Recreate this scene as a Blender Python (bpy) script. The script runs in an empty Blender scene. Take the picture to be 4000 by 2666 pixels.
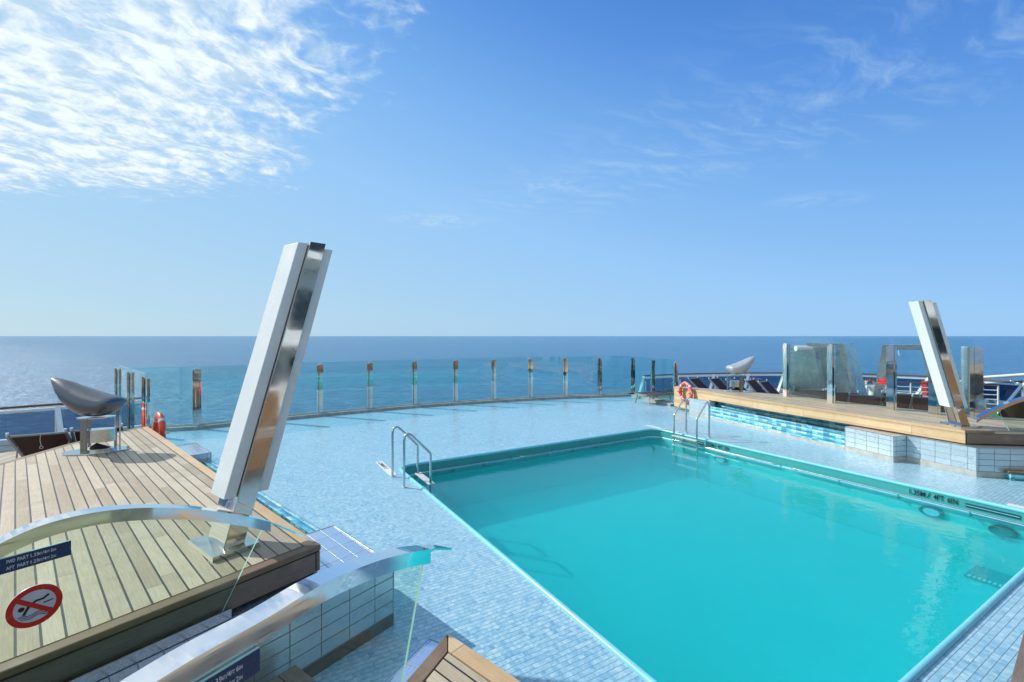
import bpy, bmesh, math, random
from mathutils import Vector, Matrix
random.seed(7)
R = math.radians
scene = bpy.context.scene
COL = scene.collection

# ------------------------------------------------------------------ camera
F, CX, HY, H = 1777.0, 2000.0, 1313.0, 2.5
cam = bpy.data.cameras.new("camera")
cam.sensor_width = 36.0
cam.lens = 36.0 * F / 4000.0
cam.shift_y = -20.0 / 4000.0
cam.clip_start = 0.05
cam.clip_end = 120000
camo = bpy.data.objects.new("camera", cam)
COL.objects.link(camo)
camo.location = (0, 0, H)
camo.rotation_euler = (R(90), 0, 0)
scene.camera = camo

# ------------------------------------------------------------------ sun, exposure
SUN_EL, SUN_AZ = 34.0, -70.0          # azimuth from +Y, negative to the left
sl = bpy.data.lights.new("sun", 'SUN')
sl.energy = 4.2
sl.angle = R(0.7)
sl.color = (1.0, 0.955, 0.88)
so = bpy.data.objects.new("sun", sl)
COL.objects.link(so)
sd = Vector((math.sin(R(SUN_AZ)) * math.cos(R(SUN_EL)), math.cos(R(SUN_AZ)) * math.cos(R(SUN_EL)), math.sin(R(SUN_EL))))
so.rotation_euler = sd.to_track_quat('Z', 'Y').to_euler()
so.location = sd * 50
scene.view_settings.view_transform = 'Standard'
scene.view_settings.look = 'None'
scene.view_settings.exposure = 0.16
scene.view_settings.gamma = 1.0
scene.cycles.max_bounces = 10
scene.cycles.transparent_max_bounces = 24
scene.cycles.glossy_bounces = 5
scene.cycles.volume_bounces = 2
scene.cycles.use_denoising = True

# ------------------------------------------------------------------ node helpers
class NT:
    def __init__(s, tree):
        s.t = tree
        s.n = tree.nodes
        s.l = tree.links
    def node(s, typ, **kw):
        n = s.n.new(typ)
        for k, v in kw.items():
            setattr(n, k, v)
        return n
    def put(s, sock, v):
        if v is None:
            return
        if isinstance(v, bpy.types.NodeSocket):
            s.l.new(v, sock)
        else:
            sock.default_value = v
    def m(s, op, a=None, b=None, c=None, clamp=False):
        n = s.n.new('ShaderNodeMath'); n.operation = op; n.use_clamp = clamp
        for i, v in enumerate((a, b, c)):
            s.put(n.inputs[i], v)
        return n.outputs[0]
    def vm(s, op, a=None, b=None):
        n = s.n.new('ShaderNodeVectorMath'); n.operation = op
        s.put(n.inputs[0], a); s.put(n.inputs[1], b)
        return n.outputs[0]
    def sep(s, v):
        n = s.n.new('ShaderNodeSeparateXYZ'); s.put(n.inputs[0], v); return n.outputs
    def comb(s, x=0.0, y=0.0, z=0.0):
        n = s.n.new('ShaderNodeCombineXYZ')
        s.put(n.inputs[0], x); s.put(n.inputs[1], y); s.put(n.inputs[2], z)
        return n.outputs[0]
    def noise(s, vec, scale=5.0, detail=3.0, rough=0.5, dist=0.0):
        n = s.n.new('ShaderNodeTexNoise')
        s.put(n.inputs['Vector'], vec); n.inputs['Scale'].default_value = scale
        n.inputs['Detail'].default_value = detail; n.inputs['Roughness'].default_value = rough
        n.inputs['Distortion'].default_value = dist
        return n.outputs[0]
    def white(s, vec):
        n = s.n.new('ShaderNodeTexWhiteNoise'); n.noise_dimensions = '3D'
        s.put(n.inputs['Vector'], vec); return n.outputs[0], n.outputs[1]
    def ramp(s, f, stops, interp='LINEAR'):
        n = s.n.new('ShaderNodeValToRGB'); n.color_ramp.interpolation = interp
        e = n.color_ramp.elements
        while len(e) < len(stops): e.new(0.5)
        for i, (p, c) in enumerate(stops):
            e[i].position = p
            e[i].color = (c, c, c, 1) if isinstance(c, (int, float)) else (*c, 1)
        s.put(n.inputs[0], f); return n.outputs[0]
    def mix(s, f, a, b, mode='MIX'):
        n = s.n.new('ShaderNodeMix'); n.data_type = 'RGBA'; n.blend_type = mode
        s.put(n.inputs['Factor'], f)
        for i, v in ((6, a), (7, b)):
            if isinstance(v, tuple) and len(v) == 3: v = (*v, 1)
            s.put(n.inputs[i], v)
        return n.outputs[2]
    def smooth(s, v, a, b):
        n = s.n.new('ShaderNodeMapRange'); n.interpolation_type = 'SMOOTHSTEP'
        s.put(n.inputs[0], v); n.inputs[1].default_value = a; n.inputs[2].default_value = b
        return n.outputs[0]
    def bump(s, h, strength=0.3, dist=0.01, normal=None):
        n = s.n.new('ShaderNodeBump'); s.put(n.inputs['Height'], h)
        n.inputs['Strength'].default_value = strength; n.inputs['Distance'].default_value = dist
        if normal is not None: s.put(n.inputs['Normal'], normal)
        return n.outputs[0]
    def scale(s, v, sx, sy, sz=1.0):
        return s.vm('MULTIPLY', v, (sx, sy, sz))

# ------------------------------------------------------------------ world (sky with clouds)
world = bpy.data.worlds.new("World"); scene.world = world; world.use_nodes = True
w = NT(world.node_tree); w.n.clear()
sky = w.node('ShaderNodeTexSky'); sky.sky_type = 'NISHITA'; sky.sun_disc = False
sky.sun_elevation = R(SUN_EL); sky.sun_rotation = R(SUN_AZ)
sky.air_density = 1.0; sky.dust_density = 0.6; sky.ozone_density = 1.6; sky.altitude = 0
tc = w.node('ShaderNodeTexCoord')
dx, dy, dz = w.sep(tc.outputs['Generated'])
zc = w.m('MAXIMUM', dz, 0.03)
px = w.m('DIVIDE', dx, zc); py = w.m('DIVIDE', dy, zc)
P = w.comb(px, py, 0.0)
warp = w.noise(P, 2.2, 3, 0.5)
wv = w.vm('ADD', P, w.comb(w.m('MULTIPLY', warp, 0.35), w.m('MULTIPLY', warp, -0.25), 0.0))
# high broken cloud field, upper left
n1 = w.m('ADD', w.m('MULTIPLY', w.noise(w.scale(wv, 1.25, 1.0), 4.2, 6, 0.55, 0.1), 0.55), w.m('MULTIPLY', w.noise(w.scale(wv, 1.25, 1.0), 12.0, 6, 0.6, 0.1), 0.45))
n2 = w.noise(w.scale(wv, 1.0, 0.6), 1.5, 3, 0.5)
edge = w.m('ADD', w.m('ADD', px, 0.10), w.m('MULTIPLY', w.m('SUBTRACT', py, 1.353), 0.70))
edge = w.m('SUBTRACT', w.m('MULTIPLY', edge, -1.0), w.m('MULTIPLY', w.m('SUBTRACT', n2, 0.5), 1.1))
mA = w.m('MULTIPLY', w.smooth(edge, -0.25, 1.1), w.smooth(w.m('ADD', py, w.m('MULTIPLY', n2, 0.8)), 4.1, 2.9))
covA = w.m('MULTIPLY', mA, 0.32)
cA = w.smooth(w.m('ADD', n1, covA), 0.56, 0.84)
cA = w.m('MULTIPLY', cA, w.smooth(mA, 0.0, 0.25))
# thin cirrus band to the right
rot = w.node('ShaderNodeMapping'); rot.inputs['Rotation'].default_value = (0, 0, R(-28)); w.put(rot.inputs[0], wv)
n3 = w.noise(w.scale(rot.outputs[0], 1.0, 3.0), 2.6, 8, 0.62, 0.25)
bx = w.m('SUBTRACT', px, w.m('SUBTRACT', 2.6, w.m('MULTIPLY', py, 0.68)))
band = w.m('MULTIPLY', w.smooth(w.m('ABSOLUTE', bx), 1.15, 0.1), w.smooth(py, 4.6, 3.2))
cB = w.m('MULTIPLY', w.m('MULTIPLY', w.smooth(n3, 0.42, 0.80), band), 0.42)
for cx_, cy_, rx_, ry_, k_ in ((-.66, 3.95, .62, .42, .62), (.24, 3.05, .42, .34, .38), (2.25, 3.35, .5, .3, .30), (-.95, 2.15, .3, .3, .2)):
    rr_ = w.m('SQRT', w.m('ADD', w.m('POWER', w.m('ABSOLUTE', w.m('DIVIDE', w.m('SUBTRACT', px, cx_), rx_)), 2.0), w.m('POWER', w.m('ABSOLUTE', w.m('DIVIDE', w.m('SUBTRACT', py, cy_), ry_)), 2.0)))
    cB = w.m('MAXIMUM', cB, w.m('MULTIPLY', w.m('MULTIPLY', w.smooth(rr_, 1.0, 0.1), w.smooth(n1, 0.40, 0.62)), k_))
# milky veil near the horizon
cov = w.m('MAXIMUM', cA, cB)
cov = w.m('MULTIPLY', cov, w.smooth(dz, 0.05, 0.16))
tt = w.m('ADD', dz, w.m('MULTIPLY', dx, 0.28))
K = 1 / 0.11
grad = w.ramp(w.m('MULTIPLY_ADD', tt, 1.0, 0.25), [(0.02, (.43, .62, .74)), (0.25, (.36, .585, .80)), (0.48, (.285, .535, .86)), (0.66, (.19, .425, .81)), (0.84, (.092, .275, .70)), (0.98, (.045, .18, .56))])
grad = w.vm('MULTIPLY', grad, (K, K, K))
skyc = w.node('ShaderNodeHueSaturation'); skyc.inputs['Saturation'].default_value = 1.0
w.put(skyc.inputs['Color'], sky.outputs[0])
lump = w.noise(w.scale(wv, 1.3, 1.0), 7.5, 6, 0.6, 0.1)
cl_b = w.mix(w.m('MULTIPLY', cA, w.smooth(lump, 0.36, 0.60)), (4.2, 5.8, 7.3), (7.4, 8.2, 8.9))
clear = w.mix(0.93, skyc.outputs[0], grad)
col = w.mix(cov, clear, cl_b)
bg = w.node('ShaderNodeBackground'); w.put(bg.inputs[0], col); bg.inputs[1].default_value = 0.11
wo = w.node('ShaderNodeOutputWorld'); w.l.new(bg.outputs[0], wo.inputs[0])

# ------------------------------------------------------------------ materials
MATS = {}
def mat(name):
    m = bpy.data.materials.new(name); m.use_nodes = True
    t = NT(m.node_tree); t.n.clear()
    out = t.node('ShaderNodeOutputMaterial')
    b = t.node('ShaderNodeBsdfPrincipled'); t.l.new(b.outputs[0], out.inputs[0])
    t.b = b; t.out = out
    t.uv = t.node('ShaderNodeTexCoord').outputs['UV']
    t.obj = t.n[-1].outputs['Object']
    MATS[name] = m
    return m, t
def setp(t, **kw):
    names = dict(color='Base Color', rough='Roughness', metal='Metallic', ior='IOR', spec='Specular IOR Level',
                 coat='Coat Weight', coatr='Coat Roughness', normal='Normal', sss='Subsurface Weight',
                 emit='Emission Color', emits='Emission Strength', alpha='Alpha')
    for k, v in kw.items():
        if isinstance(v, tuple) and len(v) == 3: v = (*v, 1)
        t.put(t.b.inputs[names[k]], v)

def simple(name, color, rough=0.5, metal=0.0, var=0.12, nscale=9.0, bump=0.0, **kw):
    m, t = mat(name)
    n = t.noise(t.obj, nscale, 4, 0.6)
    k = t.ramp(n, [(0.3, 1 - var), (0.7, 1 + var * 0.4)])
    c = t.mix(1.0, color, k, 'MULTIPLY')
    setp(t, color=c, rough=t.ramp(t.noise(t.obj, nscale * 2.3, 3), [(0.3, max(0.0, rough - 0.06)), (0.7, rough + 0.08)]), metal=metal, **kw)
    if bump: setp(t, normal=t.bump(n, bump, 0.004))
    return m

def grid(t, uv, sx, sy, gw):
    """cell id vector and grout mask of a plain grid"""
    x, y, _ = t.sep(uv)
    fx = t.m('DIVIDE', x, sx); fy = t.m('DIVIDE', y, sy)
    ix = t.m('FLOOR', fx); iy = t.m('FLOOR', fy)
    ax = t.m('MULTIPLY', t.m('ABSOLUTE', t.m('SUBTRACT', t.m('SUBTRACT', fx, ix), 0.5)), sx)
    ay = t.m('MULTIPLY', t.m('ABSOLUTE', t.m('SUBTRACT', t.m('SUBTRACT', fy, iy), 0.5)), sy)
    gx = t.smooth(ax, sx / 2 - gw, sx / 2 - gw * 0.45)
    gy = t.smooth(ay, sy / 2 - gw, sy / 2 - gw * 0.45)
    return t.comb(ix, iy, 0.0), t.m('MAXIMUM', gx, gy), (fx, fy, ix, iy, gx, gy)

# small pool-deck mosaic
m, t = mat('deck_mosaic')
cell, g, (fx, fy, ix, iy, gx, gy) = grid(t, t.uv, 0.050, 0.050, 0.0030)
wn, wc = t.white(cell)
blot = t.noise(t.vm('ADD', t.scale(t.uv, 1, 1), t.scale(wc, 7, 7, 7)), 22.0, 2, 0.5)
k = t.m('ADD', t.m('ADD', t.m('MULTIPLY', wn, 0.20), 0.05), t.m('MULTIPLY', blot, 0.80))
base = t.ramp(k, [(0.26, (0.110, 0.285, 0.51)), (0.40, (0.170, 0.390, 0.55)), (0.53, (0.245, 0.465, 0.59)), (0.68, (0.355, 0.56, 0.66)), (0.88, (0.51, 0.67, 0.735))])
big = t.noise(t.uv, 0.55, 4, 0.55)
base = t.mix(t.ramp(big, [(0.35, 0.0), (0.7, 0.30)]), base, (0.37, 0.55, 0.66))
col = t.mix(t.m('MULTIPLY', gx, 0.75), base, (0.42, 0.46, 0.33))
col = t.mix(t.m('MULTIPLY', gy, 0.85), col, (0.085, 0.135, 0.145))
wet = t.ramp(t.noise(t.uv, 0.33, 4, 0.6), [(0.42, 0.0), (0.62, 1.0)])
setp(t, color=col, rough=t.mix(wet, (0.38,) * 3, (0.20,) * 3), spec=0.5,
     normal=t.bump(t.m('ADD', t.m('MULTIPLY', g, -1.0), t.m('MULTIPLY', blot, 0.35)), 0.45, 0.002))

# large glazed tiles (plinth walls and tops)
def bigtile(name, sx, sy, c1, c2, grout, rough=0.22, mt_=0.55):
    m, t = mat(name)
    cell, g, (fx, fy, ix, iy, gx, gy) = grid(t, t.uv, sx, sy, 0.0045)
    wn, wc = t.white(cell)
    rip = t.noise(t.uv, 55, 4, 0.6)
    blot = t.noise(t.vm('ADD', t.uv, t.scale(wc, 9, 9, 9)), 6, 4, 0.6)
    base = t.mix(t.m('MULTIPLY', t.m('ADD', wn, blot), 0.5), c1, c2)
    dirt = t.ramp(t.noise(t.uv, 18, 6, 0.7), [(0.52, 0.0), (0.72, 0.35)])
    gd = t.m('MULTIPLY', dirt, t.smooth(t.noise(t.uv, 3, 3), 0.42, 0.62))
    base = t.mix(gd, base, (0.10, 0.11, 0.10))
    setp(t, color=t.mix(g, base, grout), rough=t.mix(g, (rough,) * 3, (0.7,) * 3), coat=0.3, coatr=0.08, metal=t.m('MULTIPLY', t.m('SUBTRACT', 1.0, g), mt_),
         normal=t.bump(t.m('ADD', t.m('MULTIPLY', g, -1.5), t.m('MULTIPLY', rip, 1.0)), 0.55, 0.004))
    return m
bigtile('glazed_wall_tile', 0.24, 0.105, (0.48, 0.61, 0.68), (0.64, 0.75, 0.81), (0.09, 0.10, 0.09))
bigtile('glazed_top_tile', 0.26, 0.13, (0.56, 0.64, 0.76), (0.74, 0.80, 0.88), (0.20, 0.21, 0.20), 0.16, 0.82)

# striped trough mosaic
m, t = mat('striped_mosaic')
cell, g, (fx, fy, ix, iy, gx, gy) = grid(t, t.uv, 0.135, 0.105, 0.003)
wn, wc = t.white(cell)
fr = t.m('SUBTRACT', fy, iy)
st = t.noise(t.comb(t.m('MULTIPLY', wn, 40), t.m('ADD', t.m('MULTIPLY', fy, 1.0), t.m('MULTIPLY', wn, 9)), t.m('MULTIPLY', fx, 0.15)), 2.4, 2, 0.6)
k = t.m('ADD', t.m('MULTIPLY', st, 0.9), t.m('MULTIPLY', t.m('SUBTRACT', fr, 0.5), 0.35))
k = t.m('ADD', k, t.m('MULTIPLY', t.m('SUBTRACT', wn, 0.5), 0.25))
base = t.ramp(k, [(0.22, (0.020, 0.165, 0.30)), (0.36, (0.035, 0.29, 0.43)), (0.48, (0.12, 0.50, 0.62)), (0.62, (0.36, 0.68, 0.72)), (0.8, (0.62, 0.80, 0.78))])
setp(t, color=t.mix(g, base, (0.10, 0.14, 0.14)), rough=0.16, coat=0.4, coatr=0.05, normal=t.bump(t.m('MULTIPLY', g, -1.0), 0.4, 0.002))

# teak planking
def teak(name, c1, c2, board, caulk, length=2.3, grain=1.0, caulkc=(0.012, 0.012, 0.013), off=0.0):
    m, t = mat(name)
    x, y, _ = t.sep(t.uv)
    y = t.m('ADD', y, off)
    fy = t.m('DIVIDE', y, board); iy = t.m('FLOOR', fy)
    rn, _c = t.white(t.comb(iy, 3.3, 1.7))
    xs = t.m('ADD', t.m('DIVIDE', x, length), t.m('MULTIPLY', rn, 7.0))
    ixx = t.m('FLOOR', xs)
    wn, wc = t.white(t.comb(ixx, iy, 0.0))
    gap_y = t.smooth(t.m('MULTIPLY', t.m('ABSOLUTE', t.m('SUBTRACT', t.m('SUBTRACT', fy, iy), 0.5)), board), board / 2 - caulk / 2 - 0.0008, board / 2 - caulk / 2 + 0.0004)
    gap_x = t.smooth(t.m('MULTIPLY', t.m('ABSOLUTE', t.m('SUBTRACT', t.m('SUBTRACT', xs, ixx), 0.5)), length), length / 2 - 0.0025, length / 2 - 0.001)
    gap = t.m('MAXIMUM', gap_y, gap_x)
    gv = t.vm('ADD', t.comb(t.m('MULTIPLY', x, 0.9), t.m('MULTIPLY', y, 16.0), 0.0), t.scale(wc, 31, 31, 31))
    g1 = t.noise(gv, 4.2, 6, 0.62, 1.1)
    g2 = t.noise(t.scale(gv, 1.2, 4.5), 6.0, 3, 0.6, 0.4)
    st = t.noise(t.uv, 3.2, 5, 0.65)
    k = t.m('ADD', t.m('MULTIPLY', wn, 0.42), t.m('MULTIPLY', g1, 0.62))
    base = t.mix(t.smooth(k, 0.15, 0.85), c1, c2)
    base = t.mix(t.m('MULTIPLY', t.smooth(g2, 0.50, 0.72), 0.30 * grain), base, tuple(v * 0.52 for v in c1))
    base = t.mix(t.m('MULTIPLY', t.smooth(st, 0.50, 0.72), 0.32), base, tuple(v * 0.70 for v in c1))
    wh = t.noise(t.uv, 1.7, 4, 0.6)
    base = t.mix(t.m('MULTIPLY', t.smooth(wh, 0.5, 0.75), 0.25), base, (0.56, 0.53, 0.45))
    setp(t, color=t.mix(gap, base, caulkc), rough=t.mix(gap, (0.62,) * 3, (0.45,) * 3),
         normal=t.bump(t.m('ADD', t.m('MULTIPLY', gap, -1.5), t.m('MULTIPLY', g2, 0.6)), 0.5, 0.0018))
    return m
teak('teak_planks', (0.315, 0.25, 0.160), (0.525, 0.45, 0.320), 0.1, 0.0120, 3.0, 1.8, off=0.0)
teak('teak_deck_boards', (0.26, 0.22, 0.16), (0.42, 0.36, 0.27), 0.095, 0.006)
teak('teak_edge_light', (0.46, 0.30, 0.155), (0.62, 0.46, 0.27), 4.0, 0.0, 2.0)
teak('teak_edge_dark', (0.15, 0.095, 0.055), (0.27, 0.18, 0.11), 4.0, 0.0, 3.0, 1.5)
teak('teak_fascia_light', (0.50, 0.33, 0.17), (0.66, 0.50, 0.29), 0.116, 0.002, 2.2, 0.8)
teak('teak_fascia_dark', (0.13, 0.105, 0.085), (0.26, 0.20, 0.15), 4.0, 0.0, 3.0, 1.4)  # shade of forward-facing fascias put into the colour; also dark treads and boards

def fres(t, f0, normal=None):
    """mirror share of the outer faces only (a thin sheet has no inner total reflection)"""
    lw = t.node('ShaderNodeLayerWeight'); lw.inputs[0].default_value = 0.5
    if normal is not None: t.put(lw.inputs['Normal'], normal)
    f = t.m('MULTIPLY_ADD', t.m('POWER', lw.outputs['Facing'], 5.0), 1.0 - f0, f0)
    bf = t.node('ShaderNodeNewGeometry').outputs['Backfacing']
    return t.m('MULTIPLY', f, t.m('SUBTRACT', 1.0, bf))
def glass(name, tint, f0=0.05):
    m, t = mat(name)
    tr = t.node('ShaderNodeBsdfTransparent'); tr.inputs[0].default_value = (*tint, 1)
    gl = t.node('ShaderNodeBsdfGlossy'); gl.inputs[1].default_value = 0.0
    gl.inputs[0].default_value = (1, 1, 1, 1)
    mx = t.node('ShaderNodeMixShader')
    t.l.new(fres(t, f0), mx.inputs[0]); t.l.new(tr.outputs[0], mx.inputs[1]); t.l.new(gl.outputs[0], mx.inputs[2])
    t.l.new(mx.outputs[0], t.out.inputs[0])
    return m
glass('pane_glass', (0.77, 0.96, 0.965), 0.07)
glass('stair_glass', (0.885, 0.945, 0.905))
glass('tinted_glass', (0.36, 0.50, 0.63))
simple('glass_edge', (0.42, 0.70, 0.62), 0.15, 0, 0.1, 20)
simple('polished_steel', (0.62, 0.63, 0.63), 0.045, 1.0, 0.10, 3.0)
simple('rail_steel', (0.80, 0.81, 0.84), 0.05, 1.0, 0.05, 3.0)
simple('mirror_steel', (0.66, 0.66, 0.65), 0.03, 1.0, 0.12, 2.2)
simple('horn_metal_shaded', (0.13, 0.142, 0.160), 0.33, 0.80, 0.04, 14.0)  # near horn: shade on its visible side is put into the colour
simple('horn_metal_lit', (0.52, 0.55, 0.57), 0.35, 0.45, 0.04, 14.0)  # same horn metal, paler: light on the far horn put into the colour
simple('post_steel', (0.26, 0.27, 0.28), 0.22, 1.0, 0.1, 20.0)
simple('satin_steel', (0.60, 0.62, 0.63), 0.20, 1.0, 0.10, 20.0)
simple('dark_rubber', (0.012, 0.013, 0.013), 0.5)
simple('kerb_metal', (0.36, 0.37, 0.35), 0.5, 0.0, 0.35, 7.0, 0.3)
simple('tile_trim', (0.50, 0.50, 0.47), 0.4, 0.2, 0.25, 9.0)
simple('trim_dark', (0.10, 0.10, 0.09), 0.5, 0.1, 0.3, 9.0)
simple('white_diffuser', (0.66, 0.715, 0.735), 0.22, 0, 0.05, 2.0, 0, coat=0.5, coatr=0.05)
t_m = NT(MATS['white_diffuser'].node_tree)
t_b = MATS['white_diffuser'].node_tree.nodes['Principled BSDF']
t_o = t_m.node('ShaderNodeTexCoord').outputs['Object']
t_s = t_m.noise(t_m.scale(t_o, 6.0, 6.0, 0.55), 3.0, 5, 0.65)
t_old = t_b.inputs['Base Color'].links[0].from_socket
t_m.put(t_b.inputs['Base Color'], t_m.mix(t_m.m('MULTIPLY', t_m.smooth(t_s, 0.52, 0.78), 0.30), t_old, (0.50, 0.50, 0.42)))
simple('white_paint', (0.72, 0.75, 0.75), 0.35, 0, 0.10, 12)
simple('buoy_orange', (0.72, 0.085, 0.035), 0.32, 0, 0.12, 8)
simple('reflective_band', (0.62, 0.66, 0.70), 0.3)
simple('rope_white', (0.70, 0.66, 0.60), 0.8, 0, 0.2, 60)
simple('sign_navy', (0.010, 0.040, 0.130), 0.25, 0, 0.1)
simple('sign_letters', (0.62, 0.66, 0.70), 0.35)
simple('sign_red', (0.56, 0.022, 0.018), 0.25, 0, 0.15, 4)
simple('sign_white', (0.55, 0.58, 0.66), 0.28, 0, 0.08)
simple('sign_black', (0.012, 0.014, 0.016), 0.35)
simple('marking_black', (0.012, 0.016, 0.018), 0.4)
simple('plate_white', (0.72, 0.72, 0.70), 0.35)
simple('sling_maroon', (0.28, 0.125, 0.12), 0.75, 0, 0.2, 30)
simple('sling_dark', (0.045, 0.018, 0.018), 0.75, 0, 0.2, 30)
simple('lounger_alu', (0.30, 0.31, 0.32), 0.35, 0.7, 0.1)
simple('wicker', (0.030, 0.022, 0.016), 0.6, 0, 0.4, 70, 0.6)
simple('rail_wood', (0.17, 0.075, 0.035), 0.35, 0, 0.25, 12)
simple('red_box_paint', (0.42, 0.018, 0.022), 0.35)
simple('green_mat', (0.012, 0.20, 0.045), 0.85, 0, 0.15, 3)
simple('step_plastic', (0.52, 0.54, 0.52), 0.45, 0, 0.12, 10)
simple('hull_white', (0.62, 0.64, 0.64), 0.45)
simple('cream_band', (0.62, 0.52, 0.30), 0.4)
simple('window_dark', (0.02, 0.03, 0.04), 0.08)
simple('panel_brown', (0.22, 0.13, 0.07), 0.5)
simple('arch_steel', (0.50, 0.62, 0.68), 0.24, 0.65, 0.25, 2.5)
simple('pool_bottom', (0.075, 0.60, 0.625), 0.5, 0, 0.05, 0.8, sss=0.9)
MATS['pool_bottom'].node_tree.nodes['Principled BSDF'].inputs['Subsurface Radius'].default_value = (0.5, 0.5, 0.5)
MATS['pool_bottom'].node_tree.nodes['Principled BSDF'].inputs['Subsurface Scale'].default_value = 0.5
simple('pool_paint', (0.05, 0.33, 0.335), 0.30, 0, 0.07, 1.2)
simple('pool_lip', (0.20, 0.58, 0.72), 0.22, 0, 0.10, 5)
simple('grille_dark', (0.010, 0.065, 0.085), 0.4)
simple('grille_ring', (0.03, 0.16, 0.19), 0.4)

# pool water: clear tinted body colour with a rippled mirror surface
m, t = mat('pool_water')
tr = t.node('ShaderNodeBsdfTransparent'); tr.inputs[0].default_value = (0.66, 0.95, 0.95, 1)
gl = t.node('ShaderNodeBsdfGlossy'); gl.inputs[1].default_value = 0.012
rp = t.noise(t.scale(t.uv, 1.0, 1.0), 5.0, 3, 0.55, 0.4)
rp2 = t.noise(t.uv, 1.1, 2, 0.5)
nb = t.bump(t.m('ADD', rp, t.m('MULTIPLY', rp2, 1.6)), 0.16, 0.030)
t.put(gl.inputs['Normal'], nb); fo = fres(t, 0.022, nb)
mx = t.node('ShaderNodeMixShader')
t.l.new(fo, mx.inputs[0]); t.l.new(tr.outputs[0], mx.inputs[1]); t.l.new(gl.outputs[0], mx.inputs[2])
t.l.new(mx.outputs[0], t.out.inputs[0])
m, t = mat('trough_water')
tr = t.node('ShaderNodeBsdfTransparent'); tr.inputs[0].default_value = (0.14, 0.34, 0.38, 1)
gl = t.node('ShaderNodeBsdfGlossy'); gl.inputs[1].default_value = 0.02
nb = t.bump(t.noise(t.uv, 9.0, 3, 0.6), 0.35, 0.02)
t.put(gl.inputs['Normal'], nb); fo = fres(t, 0.022, nb)
mx = t.node('ShaderNodeMixShader')
t.l.new(fo, mx.inputs[0]); t.l.new(tr.outputs[0], mx.inputs[1]); t.l.new(gl.outputs[0], mx.inputs[2])
t.l.new(mx.outputs[0], t.out.inputs[0])

m, t = mat('water_body')
t.n.remove(t.b)
pv = t.node('ShaderNodeVolumePrincipled'); pv.inputs['Color'].default_value = (0.02, 0.73, 0.755, 1); pv.inputs['Density'].default_value = 0.42
pv.inputs['Anisotropy'].default_value = 0.0
t.l.new(pv.outputs[0], t.out.inputs['Volume'])
# sea
m, t = mat('sea')
sv = t.scale(t.obj, 1.0, 1.0, 1.0)
w1 = t.noise(t.scale(sv, 0.75, 1.3), 0.16, 7, 0.62, 0.3)
w2 = t.noise(t.scale(sv, 0.8, 1.5), 0.9, 4, 0.6)
big = t.noise(t.scale(sv, 0.4, 1.4), 0.0035, 5, 0.6)
hgt = t.m('ADD', w1, t.m('MULTIPLY', w2, 0.18))
sw = t.noise(t.scale(sv, 0.25, 1.0), 0.05, 4, 0.6)
base = t.mix(t.smooth(t.m('ADD', t.m('MULTIPLY', w1, 0.7), t.m('MULTIPLY', sw, 0.3)), 0.36, 0.64), (0.014, 0.090, 0.205), (0.045, 0.195, 0.335))
base = t.mix(t.m('MULTIPLY', t.smooth(big, 0.40, 0.65), 0.40), base, (0.035, 0.15, 0.28))
setp(t, color=base, rough=0.22, ior=1.33, spec=0.4, normal=t.bump(hgt, 1.0, 2.4))

# ------------------------------------------------------------------ geometry helpers
A = Vector((-0.5105, 0.8598)); B = Vector((0.8598, 0.5105))   # aft, starboard
ROTB = math.atan2(B.y, B.x)
def V(x, y, z=0.0): return Vector((x, y, z))
def W(u, v, z=0.0):
    y = (H - z) * F / (v - HY)
    return Vector(((u - CX) / F * y, y, z))
def WY(u, v, y): return Vector(((u - CX) / F * y, y, H - (v - HY) * y / F))
def PL(u, v, O, g):
    r = (u - CX) / F
    tt = (r * O[1] - O[0]) / (g[0] - r * g[1])
    x = O[0] + g[0] * tt; y = O[1] + g[1] * tt
    return Vector((x, y, H - (v - HY) * y / F))
def BA(b, a, z=0.0):
    p = B * b + A * a
    return Vector((p.x, p.y, z))

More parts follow.
